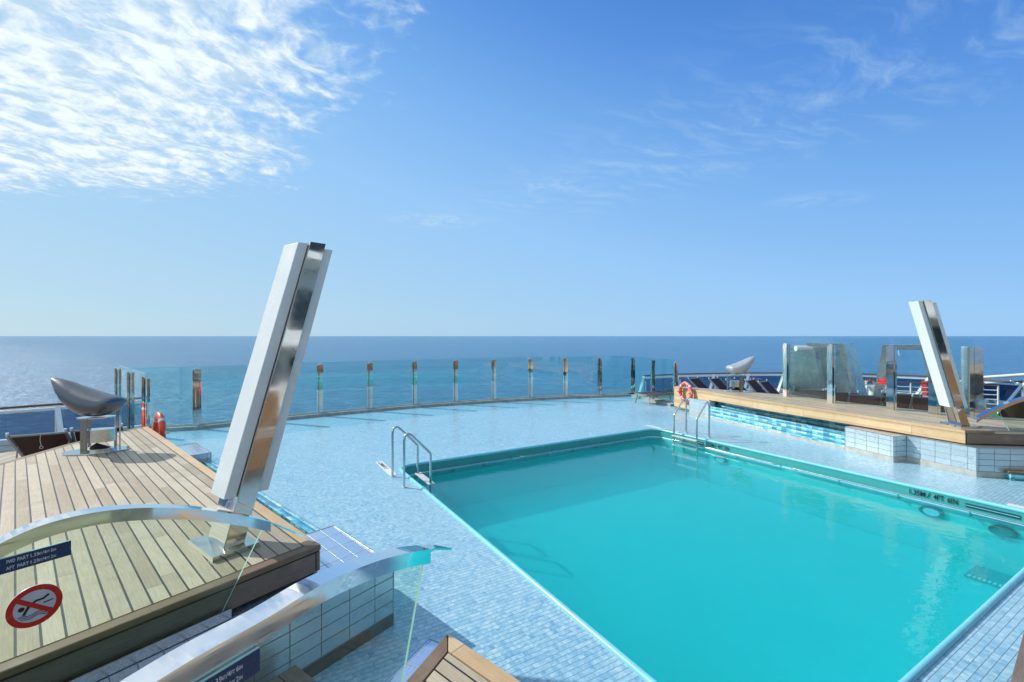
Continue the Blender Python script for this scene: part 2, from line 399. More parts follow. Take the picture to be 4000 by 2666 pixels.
class MB:
    def __init__(s): s.v = []; s.f = []; s.smooth = []
    def add(s, vs, fs, smooth=False):
        o = len(s.v); s.v += [Vector(p) for p in vs]
        for f in fs: s.f.append([i + o for i in f]); s.smooth.append(smooth)
        return s
    def prism(s, poly, z0, z1):
        n = len(poly)
        area = sum(poly[i][0] * poly[(i + 1) % n][1] - poly[(i + 1) % n][0] * poly[i][1] for i in range(n))
        if area < 0: poly = poly[::-1]
        zz0 = z0 if isinstance(z0, (list, tuple)) else [z0] * n
        vs = [(p[0], p[1], zz0[i]) for i, p in enumerate(poly)] + [(p[0], p[1], z1) for p in poly]
        fs = [list(range(n))[::-1], list(range(n, 2 * n))] + [[i, (i + 1) % n, n + (i + 1) % n, n + i] for i in range(n)]
        return s.add(vs, fs)
    def box(s, c, sx, sy, sz, ax=(1, 0), up=None):
        """c = centre of the bottom face"""
        a = Vector((ax[0], ax[1], 0)).normalized(); b = Vector((-a.y, a.x, 0)); c = Vector(c)
        vs = [c + a * (i * sx / 2) + b * (j * sy / 2) + Vector((0, 0, k * sz)) for k in (0, 1) for i, j in ((-1, -1), (1, -1), (1, 1), (-1, 1))]
        return s.add(vs, [[3, 2, 1, 0], [4, 5, 6, 7], [0, 1, 5, 4], [1, 2, 6, 5], [2, 3, 7, 6], [3, 0, 4, 7]])
    def hexa(s, p):   # eight points: bottom four (ccw), top four
        return s.add(p, [[3, 2, 1, 0], [4, 5, 6, 7], [0, 1, 5, 4], [1, 2, 6, 5], [2, 3, 7, 6], [3, 0, 4, 7]])
    def bar(s, p, q, wd, th, up=(0, 0, 1)):
        p = Vector(p); q = Vector(q); d = (q - p).normalized(); u = Vector(up)
        sd_ = d.cross(u)
        if sd_.length < 1e-4: sd_ = d.cross(Vector((1, 0, 0)))
        sd_.normalize(); u2 = sd_.cross(d).normalized()
        vs = [e + sd_ * (i * wd / 2) + u2 * (j * th / 2) for e in (p, q) for i, j in ((-1, -1), (1, -1), (1, 1), (-1, 1))]
        return s.add(vs, [[0, 1, 2, 3], [7, 6, 5, 4], [1, 0, 4, 5], [2, 1, 5, 6], [3, 2, 6, 7], [0, 3, 7, 4]])
    def tube(s, pts, r, n=10, closed=False, rr=None):
        pts = [Vector(p) for p in pts]; m = len(pts); rings = []
        prev = None
        for i, p in enumerate(pts):
            if closed: d = (pts[(i + 1) % m] - pts[i - 1])
            else: d = pts[min(i + 1, m - 1)] - pts[max(i - 1, 0)]
            d.normalize()
            if prev is None:
                ref = Vector((0, 0, 1)) if abs(d.z) < 0.9 else Vector((1, 0, 0))
                n1_ = d.cross(ref).normalized()
            else:
                n1_ = (prev - d * prev.dot(d)).normalized()
            prev = n1_; n2_ = d.cross(n1_)
            rad = rr[i] if rr else r
            rings.append([p + (n1_ * math.cos(2 * math.pi * k / n) + n2_ * math.sin(2 * math.pi * k / n)) * rad for k in range(n)])
        vs = [q for ring in rings for q in ring]; fs = []
        for i in range(m if closed else m - 1):
            for k in range(n):
                a_, b_ = i * n + k, i * n + (k + 1) % n
                c_, d_ = ((i + 1) % m) * n + (k + 1) % n, ((i + 1) % m) * n + k
                fs.append([a_, b_, c_, d_])
        s.add(vs, fs, True)
        if not closed:
            s.add(rings[0], [list(range(n))[::-1]]); s.add(rings[-1], [list(range(n))])
        return s
    def disc(s, c, rx, ry, z0, z1, ax=(1, 0), n=40):
        a = Vector((ax[0], ax[1])).normalized(); b = Vector((-a.y, a.x))
        poly = [(c[0] + a.x * rx * math.cos(2 * math.pi * k / n) + b.x * ry * math.sin(2 * math.pi * k / n),
                 c[1] + a.y * rx * math.cos(2 * math.pi * k / n) + b.y * ry * math.sin(2 * math.pi * k / n)) for k in range(n)]
        return s.prism(poly, z0, z1)
    def build(s, name, mt, parent=None, rot=0.0, world=True, bevel=0.0, uvdir=None):
        off = Vector((0, 0, 0))
        p = parent
        if world:
            while p is not None: off += p.location; p = p.parent
        me = bpy.data.meshes.new(name)
        me.from_pydata([v - off for v in s.v], [], s.f)
        me.validate(); me.update()
        bm = bmesh.new(); bm.from_mesh(me); bmesh.ops.recalc_face_normals(bm, faces=bm.faces) if False else None
        uvl = bm.loops.layers.uv.new('UVMap')
        cr, sr = math.cos(rot), math.sin(rot)
        o_ = off
        for f in bm.faces:
            n = f.normal
            if abs(n.z) > 0.75:
                for l in f.loops:
                    c = l.vert.co + o_
                    l[uvl].uv = (c.x * cr + c.y * sr, -c.x * sr + c.y * cr)
            else:
                h_ = Vector((-n.y, n.x, 0))
                h_ = h_.normalized() if h_.length > 1e-6 else Vector((1, 0, 0))
                for l in f.loops:
                    c = l.vert.co + o_
                    l[uvl].uv = (c.dot(h_), c.z)
        bm.to_mesh(me); bm.free()
        if len(me.polygons) == len(s.smooth):
            me.polygons.foreach_set('use_smooth', s.smooth)
        me.materials.append(MATS[mt] if isinstance(mt, str) else mt)
        o = bpy.data.objects.new(name, me); COL.objects.link(o)
        if parent is not None: o.parent = parent
        if bevel:
            b = o.modifiers.new('bevel', 'BEVEL'); b.width = bevel; b.segments = 2; b.limit_method = 'ANGLE'; b.angle_limit = R(40)
        return o

def tag(o, label=None, cat=None, group=None, kind=None):
    if label: o['label'] = label
    if cat: o['category'] = cat
    if group: o['group'] = group
    if kind: o['kind'] = kind
    return o
def thing(name, loc, label, cat, group=None, rz=0.0):
    o = bpy.data.objects.new(name, None); COL.objects.link(o)
    o.empty_display_size = 0.2
    o.location = loc; o.rotation_euler = (0, 0, rz)
    return tag(o, label, cat, group)
def children(o): return [c for c in bpy.data.objects if c.parent == o]
def copy_tree(o, parent=None):
    c = o.copy(); COL.objects.link(c)
    if parent: c.parent = parent
    for ch in children(o): copy_tree(ch, c)
    return c
def text(body, size, org, du, dv, mt, name, parent, align='LEFT', depth=0.0012, squash=1.0, lift=0.002):
    cu = bpy.data.curves.new('t', 'FONT'); cu.body = body; cu.size = size; cu.align_x = align; cu.extrude = depth / 2; cu.offset = size * 0.012
    cu.resolution_u = 3
    ob = bpy.data.objects.new('t', cu); COL.objects.link(ob)
    dg = bpy.context.evaluated_depsgraph_get()
    me = bpy.data.meshes.new_from_object(ob.evaluated_get(dg))
    bpy.data.objects.remove(ob); bpy.data.curves.remove(cu)
    du = Vector(du).normalized(); dv = Vector(dv).normalized(); dn = du.cross(dv)
    mb = MB()
    mb.add([Vector(org) + du * (v.co.x * squash) + dv * v.co.y + dn * (v.co.z + lift) for v in me.vertices], [list(p.vertices) for p in me.polygons])
    bpy.data.meshes.remove(me)
    return mb.build(name, mt, parent)

def fit(body, size, org, du, dv, width, mt, name, parent, **kw):
    o = text(body, size, org, du, dv, mt, name, parent, **kw)
    d = Vector(du).normalized(); e_ = [v.co.dot(d) for v in o.data.vertices]; a_, b_ = min(e_), max(e_)
    for v in o.data.vertices:
        k = v.co.dot(d); v.co += d * ((a_ + (k - a_) * width / (b_ - a_)) - k)
    return o
def ribbon(pts, w0, w1, z0, z1):
    """closed-section strip following a 2-D polyline; w0,w1 = offsets to the left side"""
    mb = MB(); n = len(pts); ps = [Vector((p[0], p[1])) for p in pts]; vs = []
    for i in range(n):
        d = (ps[min(i + 1, n - 1)] - ps[max(i - 1, 0)]).normalized(); nn = Vector((-d.y, d.x))
        for o_, z in ((w0, z0), (w1, z0), (w1, z1), (w0, z1)):
            q = ps[i] + nn * o_; vs.append((q.x, q.y, z))
    fs = [[3, 2, 1, 0], [4 * n - 4, 4 * n - 3, 4 * n - 2, 4 * n - 1]]
    for i in range(n - 1):
        a_ = 4 * i
        for k in range(4): fs.append([a_ + k, a_ + (k + 1) % 4, a_ + 4 + (k + 1) % 4, a_ + 4 + k])
    return mb.add(vs, fs)

# ================================================================== SETTING
# sea
S = 60000.0
tag(MB().add([(-S, -S, -26), (S, -S, -26), (S, S, -26), (-S, S, -26)], [[0, 1, 2, 3]]).build('sea', 'sea'), kind='structure')

# stern windbreak line (posts) in the world
P_corner = V(-10.15, 11.72)
stern = [P_corner, W(770, 1661, .1), W(1024, 1634, .1), W(1249, 1613, .1), W(1444, 1595.5, .1), W(1617.7, 1580.6, .1), W(1778.7, 1570, .1),
         W(1928, 1560.4, .1), W(2072, 1552.6, .1), W(2208, 1546, .1), W(2341.8, 1541.7, .1), W(2471.6, 1537, .1)]
ret_r = [stern[-1], W(2550, 1556, .1), W(2637.6, 1577, .1)]
ret_l = [V(-7.42, 9.22), V(-8.8, 10.5), P_corner]
rail_r = [W(2515, 1470, .82), W(2650, 1463.5, .82), W(2790, 1460.5, .82), W(2925, 1458.5, .82), W(3060, 1458, .82), W(3200, 1459.5, .82), W(3340, 1461.5, .82), W(3480, 1465.5, .82), W(3630, 1472, .82), W(3835, 1485, .82), W(4000, 1495, .82)]
rail_r = [(p.x, p.y) for p in rail_r] + [(19.5, 13.0), (20.5, 8), (21, 0)]
rail_l = [(-10.05, 12.05), (-11.1, 11.1), (-12.1, 10.2), (-13.1, 9.1), (-14.2, 7.6), (-15.0, 6.0), (-15.6, 3.5), (-16, 0)]

# pool outline with rounded corners (ship coordinates)
PB0, PB1, PA0, PA1 = 2.55, 9.55, 1.38, 8.55
def rrect(o, r, n=6):
    b0, b1, a0, a1 = PB0 - o, PB1 + o, PA0 - o, PA1 + o
    out = []
    for (cb, ca, s0) in ((b1 - r, a1 - r, 0), (b0 + r, a1 - r, 90), (b0 + r, a0 + r, 180), (b1 - r, a0 + r, 270)):
        for k in range(n + 1):
            th = R(s0 + 90 * k / n)
            p = BA(cb + r * math.cos(th), ca + r * math.sin(th)); out.append((p.x, p.y))
    return out

# pool deck sheet with the pool cut out
outer = [(p.x, p.y) for p in stern] + [(ret_r[1].x, ret_r[1].y), (ret_r[2].x, ret_r[2].y), (5.6, 15.5), (8.2, 12.0), (9.8, 9.4), (12, 7.5), (14, 0), (12, -3), (-6, -3), (-7.0, 4), (-6.9, 8.5), (-7.42, 9.22)]
bm = bmesh.new()
ov = [bm.verts.new((x, y, 0)) for x, y in outer]
iv = [bm.verts.new((x, y, 0)) for x, y in rrect(0.02, 0.32)]
es = [bm.edges.new((L[i], L[(i + 1) % len(L)])) for L in (ov, iv) for i in range(len(L))]
bmesh.ops.triangle_fill(bm, use_beauty=True, use_dissolve=False, edges=es)
for f in list(bm.faces):
    c = f.calc_center_median(); b_ = c.x * B.x + c.y * B.y; a_ = c.x * A.x + c.y * A.y
    if PB0 + .02 < b_ < PB1 - .02 and PA0 + .02 < a_ < PA1 - .02: bm.faces.remove(f)
mb = MB(); bm.verts.index_update()
mb.add([v.co.copy() for v in bm.verts], [[v.index for v in (f.verts if f.normal.z >= 0 else reversed(f.verts))] for f in bm.faces])
bm.normal_update()
mb.f = [list(f) if (mb.v[f[1]] - mb.v[f[0]]).cross(mb.v[f[2]] - mb.v[f[0]]).z > 0 else list(f)[::-1] for f in mb.f]
bm.free()
tag(mb.build('pool_deck', 'deck_mosaic', rot=ROTB), kind='structure')

# hull below, outer decks
hull = rail_l[::-1] + [(p.x, p.y) for p in stern[1:]] + rail_r + [(21, -40), (-16, -40)]
tag(MB().prism(hull, -27.5, -1.3).build('hull', 'hull_white'), kind='structure')
outer_l = rail_l + [(-16, -12), (-6, -12), (-6, -3), (-7.0, 4), (-6.88, 8.5), (-7.45, 9.22), (-10.15, 11.72)]
tag(MB().prism(outer_l, -1.3, -0.004).build('port_side_deck', 'teak_deck_boards', rot=R(100)), kind='structure')
outer_r = [(p.x, p.y) for p in ret_r] + [(5.6, 15.5), (8.2, 12.0), (9.8, 9.4), (12, 7.5), (14, 0), (12, -12), (21, -12)] + rail_r[::-1]
tag(MB().prism(outer_r, -1.3, -0.004).build('starboard_side_deck', 'teak_deck_boards', rot=R(100)), kind='structure')
tag(MB().prism([(10.6, 10.2), (13.0, 8.6), (18.6, 9.5), (18.4, 13.6), (15.6, 16.6), (12.2, 14.2)], -0.004, 0.006).build('green_matting', 'green_mat'), kind='structure')

# ================================================================== SWIMMING POOL
pool = thing('swimming_pool', BA(6.05, 4.97, -1.0), 'large turquoise painted rectangular swimming pool sunk into the mosaic deck', 'swimming pool')
WZ, FZ = -0.205, -0.98
ring_t = rrect(0.0, 0.30); ring_b = [(p[0], p[1]) for p in ring_t]
n = len(ring_t)
mb = MB()
mb.add([(x, y, WZ - 0.01) for x, y in ring_t] + [(x, y, FZ) for x, y in ring_b], [[i, (i + 1) % n, n + (i + 1) % n, n + i] for i in range(n)], False)
mb.add([(x, y, FZ) for x, y in ring_b], [list(range(n))])
mb.build('basin', 'pool_bottom', pool, rot=ROTB)
MB().add([(x, y, 0.004) for x, y in ring_t] + [(x, y, WZ - 0.01) for x, y in ring_b], [[i, (i + 1) % n, n + (i + 1) % n, n + i] for i in range(n)]).build('upper_wall', 'pool_paint', pool)
# lip: a rolled edge
lip = MB()
lp = rrect(0.012, 0.31, 8)
lip.tube([(x, y, 0.004) for x, y in lp], 0.030, 10, closed=True)
lip.build('lip', 'pool_lip', pool)
# shelf band just under the water, then the wall below it set back
led = MB()
r1 = rrect(-0.03, 0.29); nn = len(r1); r2 = rrect(0.0, 0.30)
led.add([(x, y, WZ + .012) for x, y in r1] + [(x, y, WZ - .02) for x, y in r2] + [(x, y, WZ + .035) for x, y in r2],
        [[i, (i + 1) % nn, 2 * nn + (i + 1) % nn, 2 * nn + i] for i in range(nn)] + [[i, nn + i, nn + (i + 1) % nn, (i + 1) % nn] for i in range(nn)], True)
led.build('ledge', 'pool_lip', pool)
def grab(b0, a0, b1, a1, nst):
    p0 = BA(b0, a0, -0.145); p1 = BA(b1, a1, -0.145)
    d = (p1 - p0).normalized()
    if abs(b0 - b1) < 0.01: inn = BA(0.08 if b0 > 6 else -0.08, 0)
    else: inn = BA(0, 0.08)
    mb = MB().tube([p0 + inn, p0 + d * 0.04, p0 + d * 0.09, p1 - d * 0.09, p1 - d * 0.04, p1 + inn], 0.014, 8)
    g_ = mb.build('grab_rail', 'satin_steel', pool)
    for k in range(1, nst):
        q = p0.lerp(p1, k / nst)
        MB().tube([q, q + Vector((0, 0, -0.075)), q + inn * 1.1 + Vector((0, 0, -0.075))], 0.012, 6).build('bracket', 'satin_steel', g_)
grab(2.95, 8.45, 5.05, 8.45, 3); grab(5.25, 8.45, 8.9, 8.45, 5)
grab(9.45, 7.0, 9.45, 5.25, 2); grab(9.45, 5.0, 9.45, 1.5, 4); grab(9.45, 7.95, 9.45, 7.15, 1)
# round wall lights and the floor grille
def wall_disc(u, v, nm, dark):
    r_ = (u - CX) / F; b = 9.53
    y = b / (B.x * r_ + B.y); p = Vector((r_ * y, y, H - (v - HY) * y / F))
    al = Vector((A.x, A.y, 0)); o = MB()
    def el(rx, rz, off):
        return [p - Vector((B.x, B.y, 0)) * off + al * rx * math.cos(2 * math.pi * k / 28) + Vector((0, 0, rz * math.sin(2 * math.pi * k / 28))) for k in range(28)]
    a1 = el(0.155, 0.085, 0.0); a2 = el(0.155, 0.085, 0.03)
    o.add(a1 + a2, [[k, (k + 1) % 28, 28 + (k + 1) % 28, 28 + k] for k in range(28)] + [list(range(28, 56))])
    l = o.build('underwater_light', 'grille_dark' if dark else 'grille_ring', pool)
    MB().add(el(0.105, 0.055, 0.034), [list(range(28))]).build('lens', 'grille_ring' if dark else 'pool_lip', l)
wall_disc(3640, 2000, 'light', False); wall_disc(3920, 2077, 'light', True); wall_disc(2815, 1796, 'light', False)
gq = [BA(8.97, 2.32, FZ), BA(9.52, 2.32, FZ), BA(9.52, 1.45, FZ), BA(8.97, 1.45, FZ)]
fg = MB().prism([(p.x, p.y) for p in gq], FZ + 0.004, FZ + 0.03).build('floor_grille', 'grille_dark', pool)
gm = MB()
for k in range(16):
    p = BA(9.005, 1.49 + k * 0.052, FZ + 0.03); gm.box(p, 0.07, 0.026, 0.008, (B.x, B.y))
gm.build('grille_slots', 'plate_white', fg)
for (u0, u1, v) in ((0, 0, 0),):
    for a0, a1_ in ((2.45, 1.88), (7.27, 7.06)):
        p0 = BA(9.543, a0, -0.09); p1 = BA(9.543, a1_, -0.09)
        sk = MB().bar(p0, p1, 0.012, 0.055).build('skimmer_slot', 'grille_dark', pool)
        MB().bar(p0 + Vector((0, 0, 0.0)), p1, 0.016, 0.008).build('slot_bar', 'pool_lip', sk)
# painted depth markings on the starboard pool wall, read from the water
du = Vector((-A.x, -A.y, 0)); dv = Vector((0, 0, 1))
for words, a_s in ((("1.25M", "/", "4FT", "2IN"), 7.0), (("1.35M", "/", "4FT", "6IN"), 3.15)):
    for wd_, off_, wid_ in zip(words, (0.0, 0.245, 0.325, 0.49), (0.20, 0.045, 0.13, 0.12)):
        fit(wd_, 0.115, BA(9.540, a_s - off_, -0.118), du, dv, wid_, 'marking_black', 'depth_marking', pool)
# water
wr = rrect(-0.001, 0.30)
tag(MB().add([(x, y, WZ) for x, y in wr], [list(range(len(wr)))]).build('pool_water', 'pool_water', rot=ROTB), kind='structure')

tag(MB().prism(wr, FZ + 0.002, WZ - 0.002).build('pool_water_body', 'water_body'), kind='structure')
# white depth plates let into the deck
def plate(b0, b1, a0, a1, body, label, flip=False):
    c = BA((b0 + b1) / 2, (a0 + a1) / 2, 0)
    t_ = thing('depth_plate', c, label, 'depth sign', 'white depth plates beside the pool')
    q = [BA(b0, a0), BA(b1, a0), BA(b1, a1), BA(b0, a1)]
    MB().prism([(p.x, p.y) for p in q], 0.002, 0.006).build('plate', 'plate_white', t_)
    if not flip: text(body, 0.105, BA(b0 + 0.028, max(a0, a1) - 0.05, 0.0055), (-A.x, -A.y, 0), (B.x, B.y, 0), 'marking_black', 'lettering', t_)
    else: text(body, 0.105, BA(b1 - 0.028, min(a0, a1) + 0.05, 0.0055), (A.x, A.y, 0), (-B.x, -B.y, 0), 'marking_black', 'lettering', t_)
plate(2.27, 2.40, 8.10, 9.12, "1.25M/4FT 2", 'white depth plate at the far port corner of the pool beside the ladder')
plate(9.66, 9.79, 7.95, 9.0, "1.25M/4FT 2", 'white depth plate at the far starboard pool corner, behind the ladder', True)
plate(9.70, 9.83, 1.0, 2.05, "1.35M/4FT 6", 'white depth plate cut off by the right frame edge beside the pool lip', True)

# ================================================================== LADDERS
def arc_pts(p0, p1, p2, r, n=6):
    p0, p1, p2 = Vector(p0), Vector(p1), Vector(p2)
    a = (p0 - p1).normalized(); b = (p2 - p1).normalized(); ang = a.angle(b)
    d = min(r / math.tan(ang / 2), (p0 - p1).length * .49, (p2 - p1).length * .49)
    s0 = p1 + a * d; s1 = p1 + b * d
    return [(s0 * (1 - k / n) ** 2 + p1 * 2 * (k / n) * (1 - k / n) + s1 * (k / n) ** 2) for k in range(n + 1)]
def ladder(bd, bw, aa, label, group):
    t_ = thing('pool_ladder', BA(bd, sum(aa) / 2, 0), label, 'pool ladder', group)
    s_ = 1 if bw > bd else -1
    for a_ in aa:
        p0 = BA(bd, a_, 0.0); p1 = BA(bd, a_, 0.98); p2 = BA(bw, a_, 0.50); p3 = BA(bw, a_, -0.80)
        pts = [p0] + arc_pts(p0, p1, p2, 0.10, 8) + arc_pts(p1, p2, p3, 0.07, 5) + [p3]
        h_ = MB().tube(pts, 0.021, 12).build('handrail', 'satin_steel', t_)
        MB().disc((p0.x, p0.y), 0.042, 0.042, 0.0, 0.012, n=20).build('flange', 'step_plastic', h_)
    for z in (-0.03, -0.245, -0.50, -0.72):
        c = BA(bw + s_ * 0.015, sum(aa) / 2, z)
        MB().box(c, 0.115, abs(aa[0] - aa[1]) + 0.06, 0.022, (B.x, B.y)).build('step', 'step_plastic', t_, bevel=0.006)
ladder(2.30, 2.76, (8.03, 7.36), 'steel pool ladder on the port edge, near the teak platform with the close light column', 'steel pool ladders')
ladder(9.86, 9.40, (7.80, 7.13), 'steel pool ladder on the starboard edge in front of the orange lifebuoy', 'steel pool ladders')

# ================================================================== PLATFORMS
Z8 = 0.77
K8 = (H - Z8) / 1.7
C1, C2 = V(-1.557, 3.706) * K8, V(-6.90, 8.60) * K8
eL = Vector((C2.x - C1.x, C2.y - C1.y)).normalized(); nL = Vector((eL.y, -eL.x)) * -1   # inward normal
nL = Vector((-eL.y, eL.x)) if Vector((-eL.y, eL.x)).dot(Vector((-5, 4)) - Vector((C1.x, C1.y))) > 0 else Vector((eL.y, -eL.x))
gN = Vector((-1.03, -1.406)).normalized()
N0 = Vector((C1.x, C1.y)); NE = N0 + gN * 5.2
angL = math.atan2(eL.y, eL.x)
back = [(-6.90, 8.60), (-6.98, 8.1), (-6.98, 7.1), (-6.83, 6.1), (-6.62, 4.6), (-6.2, 3.2)]
back = [(x * K8, y * K8) for x, y in back]
platL = thing('teak_platform', (-3.5, 4.5, 0), 'raised teak platform on the port side carrying the large leaning light column', 'platform', 'teak platforms flanking the pool')
bw_ = 0.095
inner0 = N0 + eL * 0 ; i_c = N0 + nL * 0  # mitre corner
# inner corner where the two border boards meet
def line_x(p, d, q, e):
    k = ((q.x - p.x) * e.y - (q.y - p.y) * e.x) / (d.x * e.y - d.y * e.x); return p + d * k
nN = Vector((gN.y, -gN.x)); nN = nN if nN.dot(eL) > 0 else -nN
IC = line_x(N0 + nL * bw_, eL, N0 + nN * bw_, gN)
caulk = 0.008
def q2(*ps): return [(p[0], p[1]) for p in ps]
longend = N0 + eL * ((Vector((C2.x, C2.y)) - N0).length)
top_in = [IC + nL * caulk + nN * 0 , ]
T0 = line_x(N0 + nL * (bw_ + caulk), eL, N0 + nN * (bw_ + caulk), gN)
T1 = line_x(N0 + nL * (bw_ + caulk), eL, Vector((-6.98, 8.1)) * K8, Vector((0.08, 0.5)).normalized())
poly = q2(T0, T1) + back[2:] + q2(N0 + gN * 5.2 + nN * (bw_ + caulk))
MB().prism(poly, Z8 - 0.045, Z8).build('planking', 'teak_planks', platL, rot=angL)
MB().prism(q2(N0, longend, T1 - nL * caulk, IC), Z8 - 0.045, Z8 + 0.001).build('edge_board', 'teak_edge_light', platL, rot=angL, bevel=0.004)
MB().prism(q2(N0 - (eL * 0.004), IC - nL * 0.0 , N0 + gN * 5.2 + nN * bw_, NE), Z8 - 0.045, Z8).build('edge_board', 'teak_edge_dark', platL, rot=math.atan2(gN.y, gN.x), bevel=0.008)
bb = ribbon([(back[i][0], back[i][1]) for i in range(len(back))], -0.0, 0.085, Z8 - 0.045, Z8 + 0.002)
bb.build('back_edge_board', 'teak_edge_dark', platL, rot=R(90))
full = q2(N0, C2) + back[1:] + q2(NE)
def inset_poly(pl, d):
    c = Vector((sum(p[0] for p in pl) / len(pl), sum(p[1] for p in pl) / len(pl)))
    return [tuple(Vector(p) + (c - Vector(p)).normalized() * d) for p in pl]
MB().prism(inset_poly(full, 0.014), Z8 - 0.060, Z8 - 0.012).build('caulking', 'dark_rubber', platL)
# fascias
f1 = MB().prism(q2(N0 - eL * 0 + nN * 0.006 + gN * 0.045, N0 + nN * 0.03 + gN * 0.045, NE + nN * 0.03, NE + nN * 0.006), 0.560, Z8 - 0.056)
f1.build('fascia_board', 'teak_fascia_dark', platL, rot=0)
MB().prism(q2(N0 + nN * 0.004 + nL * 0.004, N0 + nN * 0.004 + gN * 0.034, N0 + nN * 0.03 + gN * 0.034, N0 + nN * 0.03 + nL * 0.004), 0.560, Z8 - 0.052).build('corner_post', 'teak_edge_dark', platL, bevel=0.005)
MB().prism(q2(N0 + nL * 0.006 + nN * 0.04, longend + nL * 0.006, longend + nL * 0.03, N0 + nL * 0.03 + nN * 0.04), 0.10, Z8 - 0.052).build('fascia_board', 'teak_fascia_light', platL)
MB().prism(inset_poly(full, 0.09), 0.0, 0.745).build('base', 'trim_dark', platL)

# ---- starboard platform
RF = [Vector((8.12, 8.154)), Vector((6.61, 11.75)), Vector((5.94, 13.73)), Vector((5.45, 15.30))]
RB = [Vector((5.62, 15.50)), Vector((5.98, 15.0)), Vector((7.95, 13.2)), Vector((8.55, 11.75)), Vector((9.15, 10.75)), Vector((10.0, 9.65)), Vector((12.2, 8.5)), Vector((12.6, 7.65))]
RF = [p * K8 for p in RF]; RB = [p * K8 for p in RB]
platR = thing('teak_platform', (8.2, 10.5, 0), 'raised teak platform on the starboard side with the distant leaning light column', 'platform', 'teak platforms flanking the pool')
angR = math.atan2(RF[1].y - RF[0].y, RF[1].x - RF[0].x)
MB().prism([tuple(p) for p in RF + RB], Z8 - 0.045, Z8 - 0.001).build('planking', 'teak_planks', platR, rot=angR)
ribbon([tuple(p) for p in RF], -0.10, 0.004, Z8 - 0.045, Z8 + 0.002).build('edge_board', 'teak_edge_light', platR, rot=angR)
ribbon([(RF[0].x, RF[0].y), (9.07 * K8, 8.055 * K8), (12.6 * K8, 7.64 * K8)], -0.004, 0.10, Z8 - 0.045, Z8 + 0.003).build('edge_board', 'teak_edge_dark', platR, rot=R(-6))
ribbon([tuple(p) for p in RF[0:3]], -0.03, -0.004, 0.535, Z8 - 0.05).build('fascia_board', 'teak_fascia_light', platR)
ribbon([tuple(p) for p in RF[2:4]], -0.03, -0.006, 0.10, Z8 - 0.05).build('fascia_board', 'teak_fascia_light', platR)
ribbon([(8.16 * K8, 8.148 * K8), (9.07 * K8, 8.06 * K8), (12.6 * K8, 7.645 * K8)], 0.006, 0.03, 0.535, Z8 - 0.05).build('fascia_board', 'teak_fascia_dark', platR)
cen = [p + (Vector((9.0, 10.5)) - p).normalized() * 0.42 for p in RF + RB]
MB().prism([tuple(p) for p in cen], 0.0, 0.745).build('base', 'striped_mosaic', platR)

# ================================================================== TILED PLINTHS, TROUGHS
def plinth(poly, z, label, name='tiled_plinth', rot=0.0, trim=0.10, parts=True, group=None, tm='tile_trim'):
    cx = sum(p[0] for p in poly) / len(poly); cy = sum(p[1] for p in poly) / len(poly)
    t_ = thing(name, (cx, cy, 0), label, 'tiled plinth', group)
    n = len(poly)
    area = sum(poly[i][0] * poly[(i + 1) % n][1] - poly[(i + 1) % n][0] * poly[i][1] for i in range(n))
    if area < 0: poly = poly[::-1]
    side = MB()
    side.add([(p[0], p[1], 0.0) for p in poly] + [(p[0], p[1], z - 0.004) for p in poly], [[i, (i + 1) % n, n + (i + 1) % n, n + i] for i in range(n)])
    # shift so tile rows start under the top edge
    side.build('tiled_side', 'glazed_wall_tile', t_)
    MB().add([(p[0], p[1], z) for p in poly] + [(p[0], p[1], z - 0.012) for p in poly], [list(range(n))] + [[n + i, n + (i + 1) % n, (i + 1) % n, i] for i in range(n)]).build('tiled_top', 'glazed_top_tile', t_, rot=rot)
    tr = MB(); c = Vector((cx, cy))
    for i in range(n):
        p, q = Vector(poly[i]), Vector(poly[(i + 1) % n])
        tr.bar((p.x, p.y, z - 0.001), (q.x, q.y, z - 0.001), 0.010, 0.010)
        tr.bar((p.x, p.y, 0.0), (p.x, p.y, z), 0.010, 0.010)
    tr.build('metal_trim', 'satin_steel', t_)
    if trim:
        k = MB()
        for i in range(n):
            p, q = Vector(poly[i]), Vector(poly[(i + 1) % n]); d = (q - p).normalized(); nn_ = Vector((d.y, -d.x)) * 0.004
            k.add([(p.x + nn_.x, p.y + nn_.y, 0.001), (q.x + nn_.x, q.y + nn_.y, 0.001), (q.x + nn_.x, q.y + nn_.y, trim), (p.x + nn_.x, p.y + nn_.y, trim),
                   (p.x, p.y, trim), (q.x, q.y, trim)], [[0, 1, 2, 3], [3, 2, 5, 4]])
        k.build('skirting', tm, t_)
    return t_
K0, K1 = Vector((-1.86, 4.75)), Vector((-1.026, 3.938))
kd = Vector((-0.585, -0.811)).normalized()
K2 = K1 + kd * 3.6
plinth([tuple(K0), tuple(K1), tuple(K2), tuple(K2 + nN * -0.0 + Vector((-1.2, 0.85)) * 0.9), (-2.3, 4.2), tuple(K0 + nL * 0.35)], 0.52,
       'white glazed tile plinth wrapping the near corner of the port teak platform', rot=math.atan2((K1 - K0).y, (K1 - K0).x), tm='trim_dark')
plinth([(8.22, 8.05), (7.85, 9.045), (8.3, 9.3), (9.6, 8.9), (10.2, 7.75)], 0.52, 'pale glazed tile plinth under the near corner of the starboard teak platform', rot=angR)
plinth([(7.53, 8.98), (7.27, 9.93), (7.95, 10.2), (8.4, 9.3), (7.85, 9.05)], 0.515, 'pale glazed tile block between the long blue trough and the starboard plinth', rot=angR)
plinth([(5.96, 13.70), (5.67, 14.56), (5.86, 14.62), (6.15, 13.78)], 0.52, 'pale glazed tile block beside the orange lifebuoy at the far trough end', rot=angR)
plinth([(-5.12, 7.74), (-5.84, 8.40), (-6.06, 8.17), (-5.33, 7.50)], 0.52, 'pale tile block standing behind the light column on the port side', rot=angL)
